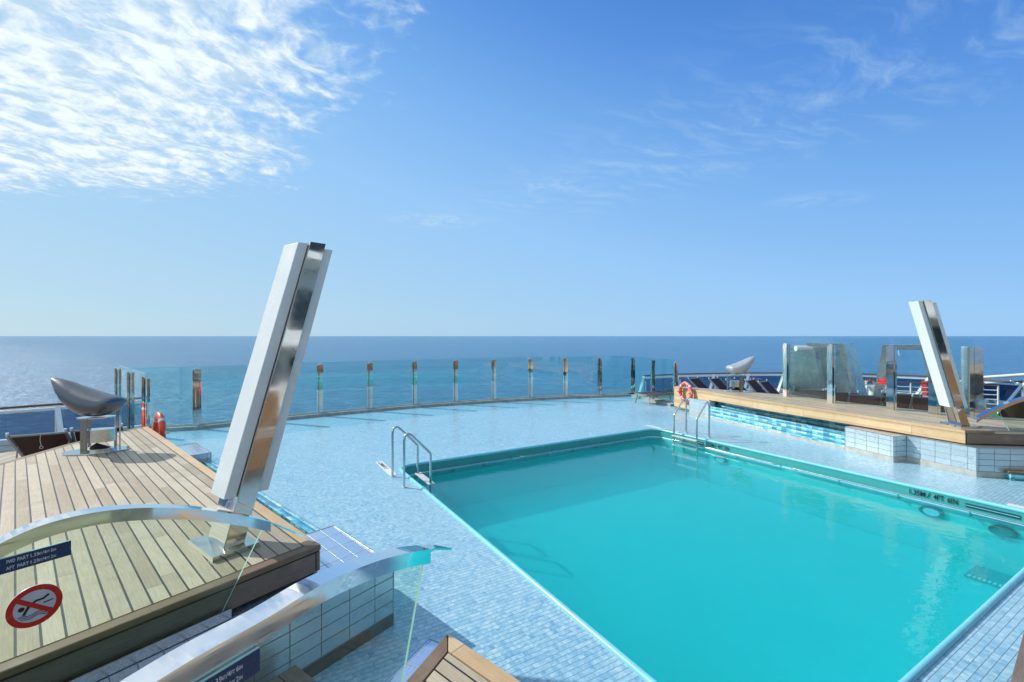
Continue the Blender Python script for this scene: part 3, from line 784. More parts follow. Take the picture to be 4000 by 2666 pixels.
ts = thing('tiled_step', (9.3, 7.7, 0), 'low blue tiled step with a grey wooden top at the right frame edge', 'step')
MB().prism([(8.62, 7.86), (8.66, 7.98), (10.6, 7.8), (10.4, 7.2)], 0.0, 0.12).build('tiled_side', 'striped_mosaic', ts)
MB().prism([(8.60, 7.875), (8.64, 8.00), (10.6, 7.82), (10.4, 7.18)], 0.12, 0.155).build('wooden_top', 'teak_edge_dark', ts, bevel=0.008)

def trough(p0, p1, inw, label, zr=0.385, tk=0.07):
    d = (p1 - p0).normalized(); nn_ = Vector((-d.y, d.x)); nn_ = nn_ if nn_.dot(inw) > 0 else -nn_
    t_ = thing('water_trough', ((p0.x + p1.x) / 2, (p0.y + p1.y) / 2, 0), label, 'water trough', 'striped mosaic water troughs')
    MB().prism([tuple(p0), tuple(p1), tuple(p1 + nn_ * tk), tuple(p0 + nn_ * tk)], 0.06, zr).build('mosaic_wall', 'striped_mosaic', t_, rot=math.atan2(d.y, d.x))
    MB().bar((p0.x, p0.y, zr), (p1.x, p1.y, zr), 0.012, 0.010).build('metal_trim', 'satin_steel', t_)
    q0, q1 = p0 - nn_ * 0.006, p1 - nn_ * 0.006
    MB().prism([tuple(q0), tuple(q1), tuple(p1 + nn_ * 0.05), tuple(p0 + nn_ * 0.05)], 0.0, 0.06).build('skirting', 'tile_trim', t_)
    e = nn_ * 1.0
    MB().prism([tuple(p0 + nn_ * 0.07), tuple(p1 + nn_ * 0.07), tuple(p1 + e), tuple(p0 + e)], 0.10, 0.16).build('trough_floor', 'striped_mosaic', t_, rot=math.atan2(d.y, d.x))
    wv_ = [(q.x, q.y, zr - 0.035) for q in (p0 + nn_ * 0.07, p1 + nn_ * 0.07, p1 + e, p0 + e)]
    tag(MB().add(wv_, [[0, 1, 2, 3]] if (Vector(wv_[1]) - Vector(wv_[0])).cross(Vector(wv_[2]) - Vector(wv_[0])).z > 0 else [[3, 2, 1, 0]]).build('trough_water', 'trough_water'), kind='structure')
trough(Vector((7.29, 9.95)), Vector((5.965, 13.68)), Vector((1, 0.3)), 'long blue striped mosaic trough of water below the starboard teak platform')
trough(Vector((-1.90, 4.79)), Vector((-5.12, 7.74)), Vector((-1, -1)), 'blue striped mosaic trough mostly hidden by the port teak platform edge', tk=0.12)

# ================================================================== LIGHT COLUMNS
def column(base, d1, d2, w1, w2, lean, z0, zt, zb, pb, pd1, pd2, label):
    base, lean, pb, pd1, pd2 = [Vector(q_) * K8 for q_ in (base, lean, pb, pd1, pd2)]
    w1 *= K8; w2 *= K8; z0, zt, zb = [H - (H - q_) * K8 for q_ in (z0, zt, zb)]
    F0 = Vector(base); d1 = Vector(d1).normalized(); d2 = Vector(d2).normalized(); L = Vector(lean); Hh = zt - z0
    t_ = thing('light_column', (F0.x + d1.x * w1 / 2 + d2.x * w2 / 2, F0.y + d1.y * w1 / 2 + d2.y * w2 / 2, Z8), label, 'light column', 'leaning light columns on the teak platforms')
    def P_(s, t, z):
        q = F0 + d1 * s + d2 * t + L * ((z - z0) / Hh); return Vector((q.x, q.y, z))
    def blk(s0, s1, t0, t1, za, zb_):
        b = [P_(s0, t0, za), P_(s0, t1, za), P_(s1, t1, za), P_(s1, t0, za)] + [P_(s0, t0, zb_), P_(s0, t1, zb_), P_(s1, t1, zb_), P_(s1, t0, zb_)]
        if (b[1] - b[0]).cross(b[3] - b[0]).z < 0: b = [b[0], b[3], b[2], b[1], b[4], b[7], b[6], b[5]]
        return MB().hexa(b)
    q = [Vector(pb), Vector(pb) + Vector(pd1), Vector(pb) + Vector(pd1) + Vector(pd2), Vector(pb) + Vector(pd2)]
    MB().prism([tuple(x) for x in q], Z8, z0).build('base_plate', 'polished_steel', t_, bevel=0.002)
    core = blk(0, w1, 0, w2, z0, zt).build('steel_core', 'mirror_steel', t_)
    blk(-0.004, 0.004, -0.004, 0.004, z0, zt + 0.001).build('seam', 'satin_steel', core)
    blk(0.022, w1 * 0.93, -0.095, -0.004, zb, zt - 0.015).build('light_panel', 'white_diffuser', t_, bevel=0.006)
    blk(0.022, w1 * 0.93, w2 + 0.004, w2 + 0.095, zb, zt - 0.045).build('light_panel', 'white_diffuser', t_, bevel=0.006)
    for zz in (zb + 0.25, zb + 1.2, zt - 0.3):
        for tt in (0.03, w2 - 0.03):
            c = P_(-0.002, tt, zz)
            nrm = -Vector((d1.x, d1.y, 0))
            MB().tube([c, c + nrm * 0.006], 0.006, 8).build('screw', 'satin_steel', core)
column((-2.25, 3.55), (-.8, .6), (.68, .74), .31, .145, (.39, .65), .84, 3.37, 1.205, (-2.238, 3.402), (-.398, .298), (.208, .264),
       'tall leaning column of polished steel and white light panels in the left foreground')
column((8.33, 8.43), (.17, .985), (1.0, .0), .31, .150, (-.64, .07), .84, 3.17, 1.17, (8.245, 8.354), (.09, .5), (.40, .02),
       'distant leaning column of steel and white light panels on the starboard platform')

# ================================================================== HORN SHAPED SCULPTURES (speaker lamps)
def horn(label, loc, sx, rot_base, mirror):
    t_ = thing('horn_lamp', loc, label, 'horn lamp', 'brushed metal horn lamps on the teak platforms')
    k = -1 if mirror else 1
    # profile in metres (x along, z) measured from the base centre
    top = [(-.668, 1.100), (-.60, 1.092), (-.40, 1.048), (-.25, .985), (0.0, .885), (.25, .800), (.46, .742), (.56, .690), (.612, .640)]
    s_ = 1.0
    prof = [(-.672, 1.085, 1.072), (-.660, 1.103, 1.050), (-.630, 1.106, 1.000), (-.597, 1.100, .951), (-.51, 1.083, .806), (-.412, 1.052, .700), (-.318, 1.013, .623),
            (-.22, .974, .563), (-.145, .946, .538), (-.05, .911, .526), (.06, .876, .526), (.164, .845, .546), (.225, .829, .585), (.27, .813, .628), (.307, .793, .672), (.328, .770, .712), (.337, .745, .735)]
    wid = [.010, .030, .055, .078, .125, .165, .195, .220, .236, .250, .255, .250, .238, .218, .180, .125, .02]
    xs = [p[0] for p in prof]; topz = [p[1] for p in prof]; botz = [p[2] for p in prof]
    mb = MB(); nseg = 28; rings = []
    for x, zt_, zb_, w_ in zip(xs, topz, botz, wid):
        c = (zt_ + zb_) / 2; h_ = (zt_ - zb_) / 2; ring = []
        for i in range(nseg):
            th = 2 * math.pi * i / nseg
            zz = c + h_ * math.sin(th)
            if math.sin(th) > 0: zz = c + h_ * (math.sin(th) ** 0.8)
            ring.append(Vector((k * x * sx, w_ * math.cos(th) * (1 if not mirror else 1), zz)))
        rings.append(ring)
    vs = [q for r_ in rings for q in r_]; fs = []
    for i in range(len(rings) - 1):
        for j in range(nseg):
            f_ = [i * nseg + j, i * nseg + (j + 1) % nseg, (i + 1) * nseg + (j + 1) % nseg, (i + 1) * nseg + j]
            fs.append(f_ if mirror else f_[::-1])
    mb.add(vs, fs, True)
    mb.add(rings[0], [list(range(nseg))], True); mb.add(rings[-1], [list(range(nseg))[::-1]], True)
    bo = mb.build('horn', 'horn_metal_lit' if mirror else 'horn_metal_shaded', t_, world=False)
    sm = bo.modifiers.new('sub', 'SUBSURF'); sm.levels = 1; sm.render_levels = 2
    ax = (math.cos(rot_base), math.sin(rot_base))
    def loc2(x, y): return (x * ax[0] - y * ax[1], x * ax[1] + y * ax[0])
    MB().disc((0, 0), .40, .235, 0, .022, ax).build('base_plate', 'polished_steel', t_, world=False, bevel=0.004)
    MB().disc(loc2(k * -.0, 0), .235, .13, .505, .522, ax).build('ring_plate', 'polished_steel', t_, world=False)
    MB().disc(loc2(k * .03, 0), .20, .115, .15, .335, ax, 36).build('drum', 'satin_steel', t_, world=False)
    MB().disc(loc2(k * .03, 0), .205, .12, .022, .05, ax, 36).build('foot_ring', 'satin_steel', t_, world=False)
    n_ = 24; cn = MB()
    cn.add([(*loc2(k * .03 + .15 * math.cos(2 * math.pi * i / n_), .08 * math.sin(2 * math.pi * i / n_)), .05) for i in range(n_)] + [(*loc2(k * .0, 0), .13)], [[i, (i + 1) % n_, n_] for i in range(n_)])
    cn.build('reflector_cone', 'dark_rubber', t_, world=False)
    MB().box((*loc2(-k * .10, -.13), .022), .075, .02, .49, ax).build('post', 'post_steel', t_, world=False)
    MB().box((*loc2(-k * .13, .12), .022), .035, .02, .49, ax).build('post', 'post_steel', t_, world=False)
    MB().box((*loc2(k * .21, .05), .022), .03, .02, .30, ax).build('post', 'post_steel', t_, world=False)
    a_ = loc2(k * .27, 0.03)
    MB().tube([(a_[0], a_[1], .02), (a_[0], a_[1], .51)], .010, 8).build('rod', 'satin_steel', t_, world=False)
    return t_
horn('large brushed metal horn lamp pointing left on the port platform', (-6.11 * K8, 6.69 * K8, Z8), 1.0, R(22), False)
horn('small looking brushed metal horn lamp pointing right beside the orange lifebuoy', (6.87 * K8, 13.9 * K8, Z8), 0.86, R(-10), True)

# ================================================================== GLASS WINDBREAKS
glass('clear_glass', (0.885, 0.965, 0.965), 0.045)
def windbreak(pts, zb, zt, ztg, label, group=None, kerb=None, first=True, last=True, post_w=0.19, inward=None, gl='pane_glass'):
    ps = [Vector((p[0], p[1])) for p in pts]
    c = ps[len(ps) // 2]
    t_ = thing('glass_windbreak', (c.x, c.y, 0), label, 'windbreak', group)
    for i, p in enumerate(ps):
        if (i == 0 and not first) or (i == len(ps) - 1 and not last): continue
        d = (ps[min(i + 1, len(ps) - 1)] - ps[max(i - 1, 0)]).normalized()
        nn_ = Vector((-d.y, d.x)); nn_ = nn_ if nn_.dot(-p) > 0 else -nn_
        mb = MB()
        q = p + nn_ * 0.022
        mb.box((q.x, q.y, zb), post_w, 0.012, zt - zb - 0.02, d)
        q = p + nn_ * 0.050 + d * 0.012
        mb.box((q.x, q.y, zb), post_w * 0.46, 0.044, zt - zb + 0.012, d)
        q = p - nn_ * 0.035
        mb.box((q.x, q.y, zb), post_w * 0.7, 0.05, zt - zb - 0.02, d)
        po = mb.build('post', 'mirror_steel', t_)
        q = p + nn_ * 0.0295 - d * 0.030
        MB().box((q.x, q.y, zb), 0.016, 0.006, zt - zb - 0.02, d).build('gasket', 'dark_rubber', po)
    for i in range(len(ps) - 1):
        p, q = ps[i], ps[i + 1]; d = (q - p).normalized(); m_ = (p + q) / 2; L_ = (q - p).length - 0.10
        MB().box((m_.x, m_.y, zb + 0.03), L_, 0.012, ztg - zb - 0.03, d).build('glass_pane', gl, t_)
    if kerb:
        inw = 1 if Vector((-(ps[1] - ps[0]).y, (ps[1] - ps[0]).x)).dot(-ps[0]) > 0 else -1
        a_, b_ = sorted((inw * -0.05, inw * 0.20))
        kk = ribbon([tuple(p) for p in ps], a_, b_, 0.0, 0.09).build('kerb', 'kerb_metal', t_)
        a_, b_ = sorted((inw * -0.02, inw * 0.012))
        ribbon([tuple(p) for p in ps], a_, b_, 0.09, 0.14).build('glazing_channel', 'satin_steel', kk)
    return t_
def fine(pts, n=1): return pts
g_wb = 'glass windbreaks round the pool deck'
windbreak(stern, 0.08, 1.60, 1.68, 'long curved glass windbreak with eleven steel posts along the stern', g_wb, True, first=False)
windbreak(ret_l, 0.0, 1.66, 1.74, 'short glass windbreak return behind the horn lamp on the port side', g_wb, False, post_w=0.15)
windbreak(ret_r, 0.08, 1.58, 1.66, 'short low glass windbreak return left of the orange lifebuoy', g_wb, True, first=False)
qs = [W(3072.7, 1548.7, Z8), W(3248.7, 1573.6, Z8), W(3484, 1601, Z8), V(9.15, 9.85) * K8, W(3815, 1634, Z8)]
windbreak(qs, Z8, 2.275, 2.45, 'tall glass windbreak standing on the back edge of the starboard teak platform', g_wb, False, post_w=0.20, gl='clear_glass')
rs = thing('warning_sign', WY(3445, 1490, 10.9), 'small red rectangular sign on the tall starboard glass', 'sign')
rp0 = PL(3430.5, 1500, (qs[1].x, qs[1].y - 0.02), ((qs[2] - qs[1]).x, (qs[2] - qs[1]).y)); rp1 = PL(3462.5, 1502, (qs[1].x, qs[1].y - 0.02), ((qs[2] - qs[1]).x, (qs[2] - qs[1]).y))
rd = Vector((rp1.x - rp0.x, rp1.y - rp0.y, 0)); rn = Vector((rd.y, -rd.x, 0)).normalized(); rc = (rp0 + rp1) / 2 + rn * 0.012
MB().box((rc.x, rc.y, rp0.z), rd.length, 0.004, 0.135, (rd.x, rd.y)).build('plate', 'sign_red', rs)
simple('sign_pink', (0.80, 0.22, 0.22), 0.4)
for j, tx in enumerate(("EMERGENCY", "DOORS", "EMERGENCY ONLY")):
    text(tx, 0.021, rc + rn * 0.002 + Vector((0, 0, (0.100, 0.075, 0.022)[j])), rd, (0, 0, 1), 'sign_pink', 'lettering', rs, 'CENTER')

# ================================================================== STAIR BALUSTRADES (foreground)
def balustrade(O, g, prof, zfoot, free, label, band=0.075, wd=0.11, tip=None, side=1, sample=26):
    """prof: list of (t, z) of the outer top ridge; free: (t_top, t_foot) of the free glass edge"""
    O = Vector(O); g = Vector(g).normalized(); nn_ = Vector((-g.y, g.x)) * side
    t_ = thing('stair_balustrade', (O.x, O.y, zfoot), label, 'glass balustrade', 'curved glass balustrades of the pool stairs')
    # smooth profile
    P2 = [Vector(p) for p in prof]; pts = []
    for i in range(len(P2) - 1):
        p0 = P2[max(i - 1, 0)]; p1 = P2[i]; p2 = P2[i + 1]; p3 = P2[min(i + 2, len(P2) - 1)]
        for k in range(6):
            u = k / 6
            pts.append(0.5 * ((2 * p1) + (p2 - p0) * u + (2 * p0 - 5 * p1 + 4 * p2 - p3) * u * u + (3 * p1 - p0 - 3 * p2 + p3) * u ** 3))
    pts.append(P2[-1])
    def X(t, off, z): q = O + g * t + nn_ * off; return Vector((q.x, q.y, z))
    # box section handrail: side flange + top plate
    rail = MB(); n = len(pts); vs = []
    for p in pts:
        vs += [X(p.x, 0, p.y - band), X(p.x, 0, p.y), X(p.x, wd, p.y), X(p.x, wd, p.y - 0.012), X(p.x, 0.014, p.y - 0.012), X(p.x, 0.014, p.y - band)]
    fs = [[0, 1, 4, 5], [1, 2, 3, 4]]
    o_ = (n - 1) * 6; fs += [[o_ + 5, o_ + 4, o_ + 1, o_], [o_ + 4, o_ + 3, o_ + 2, o_ + 1]]
    for i in range(n - 1):
        for k in range(6): fs.append([i * 6 + k, i * 6 + (k + 1) % 6, i * 6 + 6 + (k + 1) % 6, i * 6 + 6 + k])
    if tip is not None:
        e = pts[-1]
        tv = [X(e.x, 0, e.y), X(e.x, wd, e.y), X(tip[0], wd * 0.55, tip[1]), X(e.x, 0, e.y - 0.012), X(e.x, wd, e.y - 0.012), X(tip[0], wd * 0.55, tip[1] - 0.012)]
        tx, tz_ = tip
        q1 = (e.x * .55 + tx * .45, e.y * .55 + tz_ * .45 + 0.010)
        tv = [X(e.x, 0, e.y), X(e.x, wd, e.y), X(q1[0], wd, q1[1]), X(tx, wd, tz_), X(q1[0] * .6 + e.x * .4, wd * .42, q1[1] * .6 + e.y * .4 - 0.002)]
        tv2 = [v - Vector((0, 0, 0.012)) for v in tv]
        b0 = len(vs); vs += tv + tv2
        fs += [[b0, b0 + 1, b0 + 2, b0 + 4], [b0 + 4, b0 + 2, b0 + 3], [b0 + 9, b0 + 7, b0 + 6, b0 + 5], [b0 + 8, b0 + 7, b0 + 9],
               [b0, b0 + 4, b0 + 9, b0 + 5], [b0 + 4, b0 + 3, b0 + 8, b0 + 9], [b0 + 2, b0 + 1, b0 + 6, b0 + 7], [b0 + 3, b0 + 2, b0 + 7, b0 + 8]]
    rail.add(vs, fs)
    rail.build('handrail', 'rail_steel', t_)
    # glass: polygon in the plane, 12 mm thick
    tt, tf = free
    top = [(p.x, p.y - band * 0.6) for p in pts if p.x < tt - 0.01]
    ze = None
    for i in range(n - 1):
        if pts[i].x <= tt <= pts[i + 1].x: ze = pts[i].y + (pts[i + 1].y - pts[i].y) * (tt - pts[i].x) / max(1e-6, pts[i + 1].x - pts[i].x)
    ze = ze if ze is not None else pts[-1].y
    poly = top + [(tt, ze - band * 0.6), (tf, zfoot), (pts[0].x, zfoot)]
    m_ = len(poly); a_ = [X(p[0], 0.014, p[1]) for p in poly]; b_ = [X(p[0], 0.026, p[1]) for p in poly]
    gm_ = MB().add(a_ + b_, [list(range(m_)), list(range(m_, 2 * m_))[::-1]] + [[i, m_ + i, m_ + (i + 1) % m_, (i + 1) % m_] for i in range(m_) if i != m_ - 3])
    gp = gm_.build('glass_pane', 'stair_glass', t_)
    i = m_ - 3
    MB().add([a_[i], b_[i], b_[i + 1], a_[i + 1]], [[0, 1, 2, 3]]).build('glass_edge', 'glass_edge', gp)
    return t_, X
g1 = (.58, .815)
O1 = (-1.95 * K8, 3.12 * K8)
def tz(u, v, O, g):
    g = Vector(g).normalized(); p = PL(u, v, O, g); t = (p.x - O[0]) * g.x + (p.y - O[1]) * g.y; return (t, p.z)
prof1 = [tz(u, v, O1, g1) for u, v in ((-160, 2225), (0, 2125), (150, 2058), (300, 2016), (450, 1992), (600, 1984), (750, 1988), (880, 2004), (980, 2022), (1058, 2040))]
def off_o(O, g, d): g = Vector(g).normalized(); return (O[0] - g.y * d, O[1] + g.x * d)
def tipz(u, v, O, g, d):
    o = off_o(O, g, d); return tz(u, v, o, g)
tip1 = tipz(1248, 2124, O1, g1, 0.11)
b1, X1 = balustrade(O1, g1, prof1, 0.57, (tz(1035, 2060, O1, g1)[0], tz(870, 2392, O1, g1)[0]),
    'curved steel topped glass balustrade along the port teak platform, bearing the red round sign', tip=tip1, side=1)
# channel holding the glass
cg = Vector(g1).normalized(); cn_ = Vector((-cg.y, cg.x))
e0 = Vector(O1) + cg * 0.02; e1 = Vector(O1) - cg * 3.0
MB().prism([tuple(e0 - cn_ * 0.012), tuple(e1 - cn_ * 0.012), tuple(e1 + cn_ * 0.004), tuple(e0 + cn_ * 0.004)], 0.525, 0.592).build('floor_channel', 'satin_steel', b1)
MB().prism([tuple(e0 - cn_ * 0.0), tuple(e1 - cn_ * 0.0), tuple(e1 + cn_ * 0.05), tuple(e0 + cn_ * 0.05)], 0.522, 0.575).build('channel_gasket', 'dark_rubber', b1)
O2 = (-.879, 1.567); g2 = (.50, .87)
prof2 = [tz(u, v, O2, g2) for u, v in ((150, 2960), (500, 2735), (760, 2572), (1045, 2414), (1256, 2286), (1446, 2203), (1580, 2164), (1683, 2147))]
tip2 = tipz(1764, 2142, O2, g2, 0.10)
b2, X2 = balustrade(O2, g2, prof2, 0.30, (tz(1668, 2170, O2, g2)[0], tz(1490, 2990, O2, g2)[0]),
    'nearest curved glass balustrade with its broad steel rail crossing the bottom of the view', tip=tip2, side=1, wd=0.10, band=0.072)
O3 = (9.0 * K8, 8.10 * K8); g3 = (-.995, .10)
prof3 = [tz(u, v, O3, g3) for u, v in ((4120, 1530), (4000, 1556), (3940, 1577), (3890, 1600), (3850, 1619), (3815, 1640))]
prof3 = sorted(prof3)
b3, X3 = balustrade(O3, g3, prof3, 0.60, (tz(3903, 1610, O3, g3)[0], tz(3966, 1726, O3, g3)[0]),
    'curved glass balustrade at the right edge on the starboard teak platform', side=-1, band=0.06, wd=0.10)

# signs fixed on the glass
def depth_sign(O, g, u1, vt, hgt, length, label, offn=-0.010):
    g = Vector(g).normalized(); n_ = Vector((-g.y, g.x))
    p = PL(u1, vt, O, g); q = Vector((p.x, p.y, p.z))
    d = Vector((g.x, g.y, 0)); nrm = Vector((n_.x, n_.y, 0)) * -1     # faces the camera side
    t_ = thing('depth_sign', q - d * length / 2, label, 'sign', 'navy pool depth signs on the balustrades')
    c = q - d * length / 2 + nrm * 0.012
    MB().box((c.x, c.y, q.z - hgt), length, 0.010, hgt, (d.x, d.y)).build('backing_edge', 'glass_edge', t_)
    c2 = c + nrm * 0.0065
    MB().box((c2.x, c2.y, q.z - hgt + 0.001), length - 0.002, 0.003, hgt - 0.003, (d.x, d.y)).build('plate', 'sign_navy', t_)
    o_ = c2 + nrm * 0.002
    s0 = q.z - hgt
    for words, zz in ((("FWD", "PART", "1.35", "MT", "/4", "FT", "6", "IN"), 0.0485), (("AFT", "PART", "1.25", "MT", "/4", "FT", "2", "IN"), 0.0145)):
        x_ = length - 0.018 - 0.2245
        for txt, sz, wd_, gp_ in zip(words, (.0245, .0245, .0245, .0185, .0245, .0185, .0245, .0185), (.050, .068, .049, .026, .025, .018, .0135, .017), (.012, .006, .002, .002, .001, .0075, .002, 0)):
            st = o_ + d * (x_ - length / 2); st.z = s0 + zz
            fit(txt, sz, st, d, (0, 0, 1), wd_ * 0.605, 'sign_letters', 'lettering', t_, depth=0.0006, lift=0.0)
            x_ += (wd_ + gp_) * 0.605
    return t_
depth_sign(O1, g1, 275, 2108, 0.080, 0.40, 'navy depth sign with silver lettering fixed on the glass beside the round red sign')
depth_sign(O2, g2, 1003, 2523, 0.080, 0.40, 'navy depth sign partly cut off by the bottom frame edge on the nearest balustrade')
# round no-diving sign
pc = PL(134, 2363, O1, Vector(g1).normalized()); gg = Vector(g1).normalized()
dG = Vector((gg.x, gg.y, 0)); nG = Vector((gg.y, -gg.x, 0)); UP = Vector((0, 0, 1))
pc = pc + nG * 0.006
pL_ = PL(24, 2395, O1, gg); pR_ = PL(247, 2330, O1, gg)
rad = (Vector((pR_.x, pR_.y)) - Vector((pL_.x, pL_.y))).length / 2
nd = thing('no_diving_sign', pc, 'round white sign with red ring and bar over a diving swimmer, on the glass', 'sign')
def ring2(r0, r1, d0, d1, n=64, a0=0, a1=360):
    mb = MB(); vs = []
    for k in range(n):
        th = 2 * math.pi * k / n
        e = dG * math.cos(th) + UP * math.sin(th)
        vs += [pc + nG * d0 + e * r0, pc + nG * d0 + e * r1, pc + nG * d1 + e * r1, pc + nG * d1 + e * r0]
    fs = []
    for k in range(n):
        a_ = 4 * k; b_ = 4 * ((k + 1) % n)
        for j in range(4): fs.append([a_ + j, a_ + (j + 1) % 4, b_ + (j + 1) % 4, b_ + j])
    return mb.add(vs, [f[::-1] for f in fs])
def dpoly(pts, d0, d1):
    vs = [pc + nG * d0 + dG * (x * rad) + UP * (y * rad) for x, y in pts] + [pc + nG * d1 + dG * (x * rad) + UP * (y * rad) for x, y in pts]
    n = len(pts); return MB().add(vs, [list(range(n))[::-1], list(range(n, 2 * n))] + [[i, (i + 1) % n, n + (i + 1) % n, n + i] for i in range(n)])
circ = [(math.cos(2 * math.pi * k / 64), math.sin(2 * math.pi * k / 64)) for k in range(64)]
dpoly([(x * 0.995, y * 0.995) for x, y in circ], 0.0, 0.010).build('disc', 'sign_white', nd)
ring2(rad * 0.76, rad * 1.0, 0.0098, 0.012).build('red_ring', 'sign_red', nd)
def stroke(pts, wd, d0=0.0104, d1=0.0112):
    mb = MB()
    P_ = [Vector(p) for p in pts]; L_ = []; R_ = []
    for i, p in enumerate(P_):
        d = (P_[min(i + 1, len(P_) - 1)] - P_[max(i - 1, 0)]).normalized(); n_ = Vector((-d.y, d.x)) * wd / 2
        L_.append(p + n_); R_.append(p - n_)
    for i in range(len(P_) - 1):
        q = dpoly([L_[i], R_[i], R_[i + 1], L_[i + 1]], d0, d1); mb.add(q.v, q.f)
    return mb
dv_ = MB()
for q in (dpoly([(-0.47 + 0.115 * x, 0.02 + 0.115 * y) for x, y in circ[::4]], 0.0104, 0.0112),
          stroke([(-0.40, -0.30), (-0.20, 0.08)], 0.11),
          stroke([(-0.20, 0.08), (0.05, 0.24), (0.30, 0.24), (0.50, 0.38)], 0.10),
          stroke([(0.30, 0.02), (0.66, 0.06)], 0.055)): dv_.add(q.v, q.f)
dv_.build('swimmer_figure', 'sign_black', nd)
wvs = MB()
for kk in range(3):
    pts_ = []
    for i in range(25):
        x = -0.60 + i * 1.2 / 24
        y = -0.36 - kk * 0.085 + 0.045 * math.sin(x * 10.5 + 0.4) + 0.02 * x
        if x * x + y * y < 0.55: pts_.append((x, y))
    q = stroke(pts_, 0.028); wvs.add(q.v, q.f)
wvs.build('wave_lines', 'sign_black', nd)
stroke([(-0.60, 0.50), (0.60, -0.50)], 0.20, 0.0108, 0.0122).build('red_bar', 'sign_red', nd)

# stairs below the camera
st_ = thing('stairs', (-1.2, 2.2, 0), 'grey wooden steps leading down between the two near balustrades', 'stairs')
gs = Vector((-.585, -.811)).normalized(); ns = Vector((.811, -.585)).normalized()
w0 = Vector((-1.475, 3.107)) - ns * 0.02
for k, z in enumerate((0.25, 0.43, 0.61, 0.79)):
    p0 = w0 + gs * (0.0, 0.55, 0.86, 1.15)[k] + ns * 0.01
    p1 = p0 + gs * 0.62; wd = 1.15
    for j in range(5):
        a_ = p0 + gs * (j * 0.125); b_ = a_ + gs * 0.117
        MB().prism([tuple(a_), tuple(b_), tuple(b_ + ns * wd), tuple(a_ + ns * wd)], z - 0.03, z).build('tread_board', 'teak_fascia_dark', st_, rot=math.atan2(ns.y, ns.x))
    MB().prism([tuple(p0 + gs * 0.03), tuple(p1), tuple(p1 + ns * wd), tuple(p0 + gs * 0.03 + ns * wd)], 0.0, z - 0.032).build('riser', 'trim_dark', st_)
tag(MB().prism([(-6.2, 0.2), (-1.3, 0.75), (-0.62, 1.95), (0.30, 1.95), (0.50, 0.6), (0.8, -1.2), tuple(BA(3.0, -2.6))[:2], tuple(BA(14, -2.6))[:2], tuple(BA(14, -5.4))[:2], tuple(BA(-9, -5.4))[:2]], 0.0, 0.92).build('forward_deck', 'teak_deck_boards', rot=R(60)), kind='structure')

tag(MB().prism([tuple(BA(3.05, -2.58))[:2], tuple(BA(14, -2.58))[:2], tuple(BA(14, -2.50))[:2], tuple(BA(3.05, -2.50))[:2]], 0.25, 0.93).build('unseen_brown_panel', 'panel_brown'), kind='structure')  # out of view; added so the steel windbreak posts mirror brown
tag(MB().prism([tuple(BA(3.2, -2.50))[:2], tuple(BA(14, -2.50))[:2], tuple(BA(14, -2.2))[:2], tuple(BA(3.2, -2.2))[:2]], 0.004, 0.25).build('unseen_dark_band', 'trim_dark'), kind='structure')  # out of view; dark band added for the posts' reflections
# ================================================================== LOW TEAK BENCHES (foreground)
BZ = 0.42
c0 = W(1749, 2474, BZ); c0 = Vector((c0.x, c0.y)); dR = Vector((.747, -.664)).normalized(); dL = (Vector((W(1583, 2666, BZ).x, W(1583, 2666, BZ).y)) - c0).normalized()
bench = thing('teak_bench', (c0.x, c0.y - 0.8, 0), 'low teak bench corner with black caulked mitre at the bottom of the view', 'bench')
nR_ = Vector((-dR.y, dR.x)); nR_ = nR_ if nR_.dot(dL) > 0 else -nR_
nL_ = Vector((-dL.y, dL.x)); nL_ = nL_ if nL_.dot(dR) > 0 else -nL_
e = 0.115; ck = 0.014
ic = line_x(c0 + nR_ * e, dR, c0 + nL_ * e * 0.8, dL); it = line_x(c0 + nR_ * (e + ck), dR, c0 + nL_ * (e * 0.8 + ck), dL)
m0 = (dR - dL).normalized()
MB().prism(q2(c0 + (ic - c0).normalized() * 0.0 + dR * 0.008, c0 + dR * 1.6, c0 + dR * 1.6 + nR_ * e, ic + dR * 0.006), BZ - 0.04, BZ + 0.001).build('edge_board', 'teak_edge_light', bench, rot=math.atan2(dR.y, dR.x), bevel=0.003)
MB().prism(q2(c0 + dL * 0.006, c0 + dL * 1.6, c0 + dL * 1.6 + nL_ * e * 0.8, ic + dL * 0.006), BZ - 0.04, BZ).build('edge_board', 'teak_edge_dark', bench, rot=math.atan2(dL.y, dL.x), bevel=0.003)
MB().prism(q2(it, it + dR * 1.5, c0 + dR * 1.6 + dL * 1.5, it + dL * 1.5), BZ - 0.04, BZ).build('planking', 'teak_planks', bench, rot=math.atan2(dR.y, dR.x))
MB().prism(q2(c0 + m0 * -0.0 + (ic - c0) * 0.03, c0 + dR * 1.58 + nR_ * 0.01, c0 + dR * 1.55 + dL * 1.5, c0 + dL * 1.58 + nL_ * 0.01), 0.0, BZ - 0.012).build('base', 'dark_rubber', bench)
lz = BZ - 0.06
L0 = W(1677.7, 2494, lz); L0 = Vector((L0.x, L0.y)); L1 = W(1500, 2666, lz); L1 = Vector((L1.x, L1.y)); ld = (L1 - L0).normalized()
plinth([tuple(L0), tuple(L0 + ld * 1.8), tuple(c0 + dL * 1.8 + Vector((0.1, 0))), tuple(c0 + Vector((0.02, -0.06))), tuple(L0 + Vector((0.075, -0.045)))], lz,
       'narrow lilac white tile ledge under the foreground teak bench corner', rot=math.atan2(ld.y, ld.x), trim=0)
r0 = W(3985, 2520, BZ); r1_ = W(3945, 2666, BZ)
sb = thing('teak_bench', (r0.x + .3, r0.y - .6, 0), 'sliver of weathered dark teak bench in the bottom right corner', 'bench')
